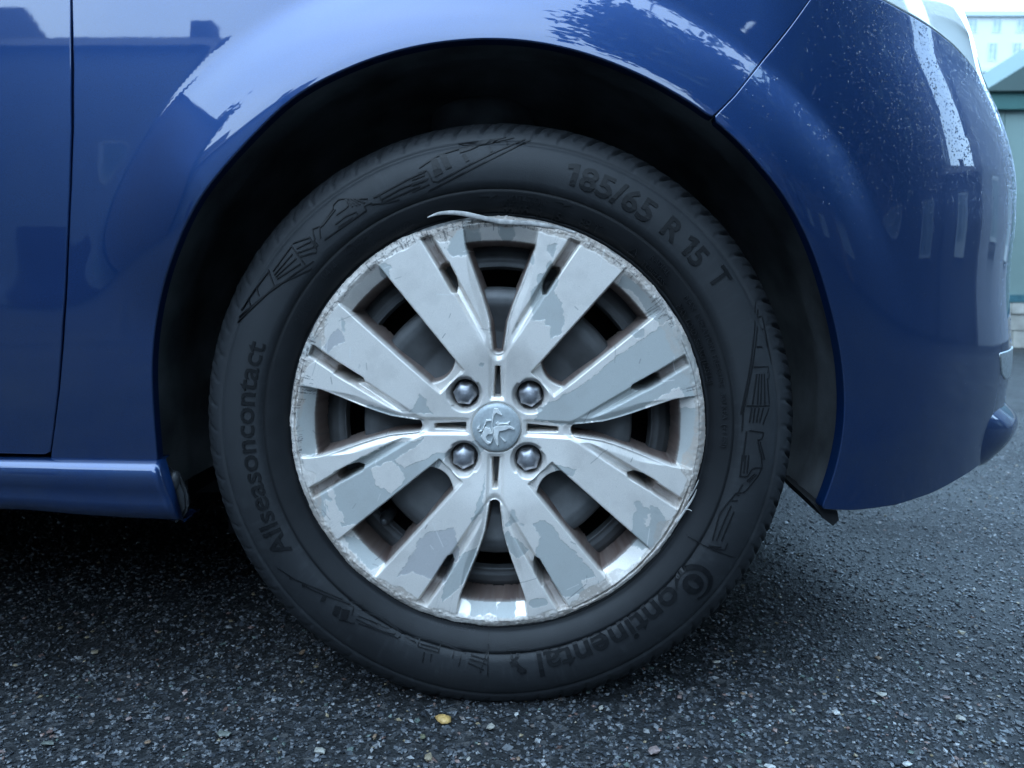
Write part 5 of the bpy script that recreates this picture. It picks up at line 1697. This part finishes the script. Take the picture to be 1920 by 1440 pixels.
# ================================================================== SMALL THINGS ON THE ASPHALT
ICO = None
def ico(sub=1):
    bm = bmesh.new(); bmesh.ops.create_icosphere(bm, subdivisions=sub, radius=1)
    v = np.array([tuple(x.co) for x in bm.verts]); f = np.array([[x.index for x in q.verts] for q in bm.faces]); bm.free()
    return v, f
def rot_rand(n):
    q = RNG.normal(0, 1, (n, 4)); q /= np.linalg.norm(q, axis=1, keepdims=True)
    w, x, y, z = q.T
    return np.stack([np.stack([1 - 2 * (y * y + z * z), 2 * (x * y - z * w), 2 * (x * z + y * w)], -1), np.stack([2 * (x * y + z * w), 1 - 2 * (x * x + z * z), 2 * (y * z - x * w)], -1), np.stack([2 * (x * z - y * w), 2 * (y * z + x * w), 1 - 2 * (x * x + y * y)], -1)], 1)
def aggregate():
    bv = np.array([(1, 1, 1), (1, -1, -1), (-1, 1, -1), (-1, -1, 1), (1.3, 0, 0), (-1.3, 0, 0), (0, 1.3, 0), (0, -1.3, 0), (0, 0, 1.3), (0, 0, -1.3)], float)
    bf = np.array([[0, 2, 4], [2, 1, 4], [1, 3, 4], [3, 0, 4], [2, 0, 5], [1, 2, 5], [3, 1, 5], [0, 3, 5]])
    bv = np.array([(1, 0, 0), (-1, 0, 0), (0, 1, 0), (0, -1, 0), (0, 0, 1), (0, 0, -1)], float) * 1.25
    # near band dense, thinning with distance
    n = 190000
    y = -0.62 + (RNG.random(n) ** 1.6) * 2.8
    half = (y + 0.8) * 0.74 + 0.12
    e = RNG.random(n) * 2 - 1
    x = CAM[0] + e * half * 1.6
    k = (RNG.random(n) < smoothstep(1.6, 1.0, np.abs(e) * 1.6)) & (RNG.random(n) < smoothstep(-0.62, -0.42, y))
    x, y = x[k], y[k]
    n = len(x)
    sz = 0.0009 + 0.0020 * RNG.random(n) ** 1.8
    big = RNG.random(n) < 0.04; sz = np.where(big, sz * 1.55, sz)
    sc = sz[:, None] * (0.6 + 0.8 * RNG.random((n, 3)))
    A = rot_rand(n)
    jit = 1 + 0.35 * (RNG.random((n, len(bv), 1)) - 0.5)
    L = bv[None] * sc[:, None, :] * jit
    P = np.einsum('nij,nvj->nvi', A, L)
    P[:, :, 2] *= 0.55
    P[:, :, 0] += x[:, None]; P[:, :, 1] += y[:, None]
    top = P[:, :, 2].max(1)
    P[:, :, 2] += (0.0006 + 0.0012 * RNG.random(n))[:, None] - 0.15 * sz[:, None]
    F = bf[None] + (np.arange(n) * len(bv))[:, None, None]
    me = mesh_np('asphalt_aggregate', P.reshape(-1, 3), F.reshape(-1, 3), False)
    pal = np.array([(0.030, 0.034, 0.040), (0.050, 0.056, 0.065), (0.085, 0.093, 0.104), (0.13, 0.138, 0.148), (0.21, 0.215, 0.22), (0.12, 0.10, 0.09), (0.16, 0.10, 0.085), (0.20, 0.16, 0.10), (0.09, 0.12, 0.11)])
    pr = np.array([0.40, 0.28, 0.16, 0.08, 0.03, 0.02, 0.015, 0.01, 0.015]); pr /= pr.sum()
    pal = pal * 0.88
    c = pal[RNG.choice(len(pal), n, p=pr)] * (0.8 + 0.4 * RNG.random((n, 1)))
    c = c * (0.45 + 1.1 * fbm(x * 3.1 + 20, y * 3.1 + 20, 4))[:, None]
    c = np.repeat(c, len(bv), 0)
    at = me.color_attributes.new('stone_color', 'FLOAT_COLOR', 'POINT')
    at.data.foreach_set('color', np.concatenate([c, np.ones((len(c), 1))], 1).astype(np.float32).ravel())
    o = link_mesh('asphalt_aggregate', me, M_STONE)
    return tag(o, 'small wet grey stones standing proud of the asphalt surface', 'gravel', None, 'stuff')
aggregate()

def pebble(px, py, w, h, col, label, sub=1):
    P = at_z(px, py, 0.003)
    g_ = sum(col) / 3; col = tuple(round((c * 0.65 + g_ * 0.35) * 0.55, 3) for c in col)
    k = np.linalg.norm(P - CAM) / F_PX
    v, f = ico(sub)
    rs = np.random.RandomState(int(px * 7 + py))
    d = 1 + 0.5 * (rs.rand(len(v), 1) - 0.5)
    v = v * d * np.array([w * 0.5 * k, h * 0.75 * k, min(w, h) * 0.26 * k])
    a = rs.rand() * 0.6 - 0.3
    v = v @ np.array([[math.cos(a), -math.sin(a), 0], [math.sin(a), math.cos(a), 0], [0, 0, 1]]).T
    m = bpy.data.materials.get('pebble_%s' % str(col)) or simple('pebble_%s' % str(col), col, 0.45, 0.0, 250, 0.3, 0.3, 800)
    o = link_mesh('pebble', mesh_np('pebble', v, f, False), m)
    o.location = (P[0], P[1], 0.0035)
    tag(o, label, 'pebble', 'loose pebbles on the asphalt')
CREAM, TAN, OR, RED, GRN, WHT, PINK = (0.46, 0.43, 0.35), (0.36, 0.27, 0.14), (0.34, 0.19, 0.09), (0.20, 0.10, 0.08), (0.16, 0.19, 0.155), (0.58, 0.58, 0.55), (0.34, 0.22, 0.20)
for a in [
    (920, 1364, 16, 13, CREAM, 'cream pebble right of the yellow leaf, below the tyre'),
    (969, 1340, 9, 8, WHT, 'small white chip below the middle of the tyre'),
    (803, 1421, 18, 16, TAN, 'tan pebble at the lower edge straight below the yellow leaf'),
    (878, 1424, 9, 9, CREAM, 'small cream pebble at the lower edge, right of the tan one'),
    (972, 1424, 9, 8, OR, 'small orange pebble at the lower edge below the tyre'),
    (1127, 1328, 10, 9, CREAM, 'pale cream pebble under the right half of the tyre'),
    (600, 1408, 20, 13, CREAM, 'pale cream flat pebble at the lower edge, left of the wheel'),
    (177, 1223, 13, 9, TAN, 'golden pebble on the asphalt below the sill'),
    (567, 1224, 9, 11, OR, 'orange-brown chip lying against the lower left of the tyre'),
    (702, 1381, 7, 10, OR, 'small orange chip left of the tan pebble'),
    (423, 1330, 8, 12, RED, 'reddish-brown chip below the gap between sill and tyre'),
    (94, 1372, 10, 7, RED, 'rust-red chip near the lower left corner'),
    (241, 1348, 11, 7, PINK, 'pinkish flat pebble near the lower left'),
    (315, 1347, 10, 7, PINK, 'pink pebble right of its lookalike near the lower left'),
    (420, 1376, 26, 11, GRN, 'pale green flat stone at the lower left'),
    (90, 1394, 25, 8, GRN, 'long pale green stone near the lower left corner'),
    (276, 1392, 12, 7, OR, 'small orange pebble between the two green stones'),
    (1342, 1241, 16, 6, CREAM, 'thin cream pebble on the asphalt right of the tyre'),
    (1648, 1234, 12, 9, OR, 'orange pebble on the asphalt below the bumper'),
    (1394, 1301, 11, 6, OR, 'small orange sliver below the right side of the tyre'),
    (1653, 1302, 18, 9, CREAM, 'cream pebble below the bumper, left of the reddish one'),
    (1567, 1336, 14, 9, WHT, 'white pebble at the lower right'),
    (1801, 1347, 17, 14, CREAM, 'greyish cream pebble near the right edge'),
    (1774, 1308, 12, 8, RED, 'reddish pebble near the right edge'),
    (1700, 1433, 16, 9, WHT, 'white pebble on the bottom edge at the right'),
    (1225, 1408, 24, 17, PINK, 'dull pinkish-beige stone at the bottom right of the tyre'),
    (1445, 1437, 20, 8, WHT, 'bright white pebble on the very bottom edge'),
    (912, 1395, 7, 6, PINK, 'tiny pinkish pebble under the cream one'),
    (793, 1382, 12, 11, (0.20, 0.20, 0.09), 'mossy olive pebble above the tan one'),
]:
    pebble(*a)

def leaf():
    pts = [(815, 1340), (824, 1336), (836, 1337), (846, 1341), (845, 1349), (838, 1354), (828, 1352), (819, 1348)]
    c = at_z(830, 1345, 0.006)
    P = np.array([at_z(x, y, 0.006) for x, y in pts]) - c
    n = len(P)
    V = [np.array([0, 0, 0.0035])] + [0.55 * p + np.array([0, 0, 0.0026]) for p in P] + [p + np.array([0, 0, 0.001 * math.sin(3 * i)]) for i, p in enumerate(P)]
    f = [[0, 1 + i, 1 + (i + 1) % n] for i in range(n)] + [[1 + i, 1 + n + i, 1 + n + (i + 1) % n, 1 + (i + 1) % n] for i in range(n)]
    o = link_mesh('leaf', mesh_np('leaf', np.array(V), f), simple('yellow_leaf', (0.40, 0.25, 0.085), 0.5, 0.0, 220, 0.35, 0.3, 500))
    so = o.modifiers.new('thick', 'SOLIDIFY'); so.thickness = 0.0006
    o.location = (c[0], c[1], 0.0035)
    tag(o, 'small yellow leaf lying on the asphalt in front of the tyre', 'leaf')
leaf()
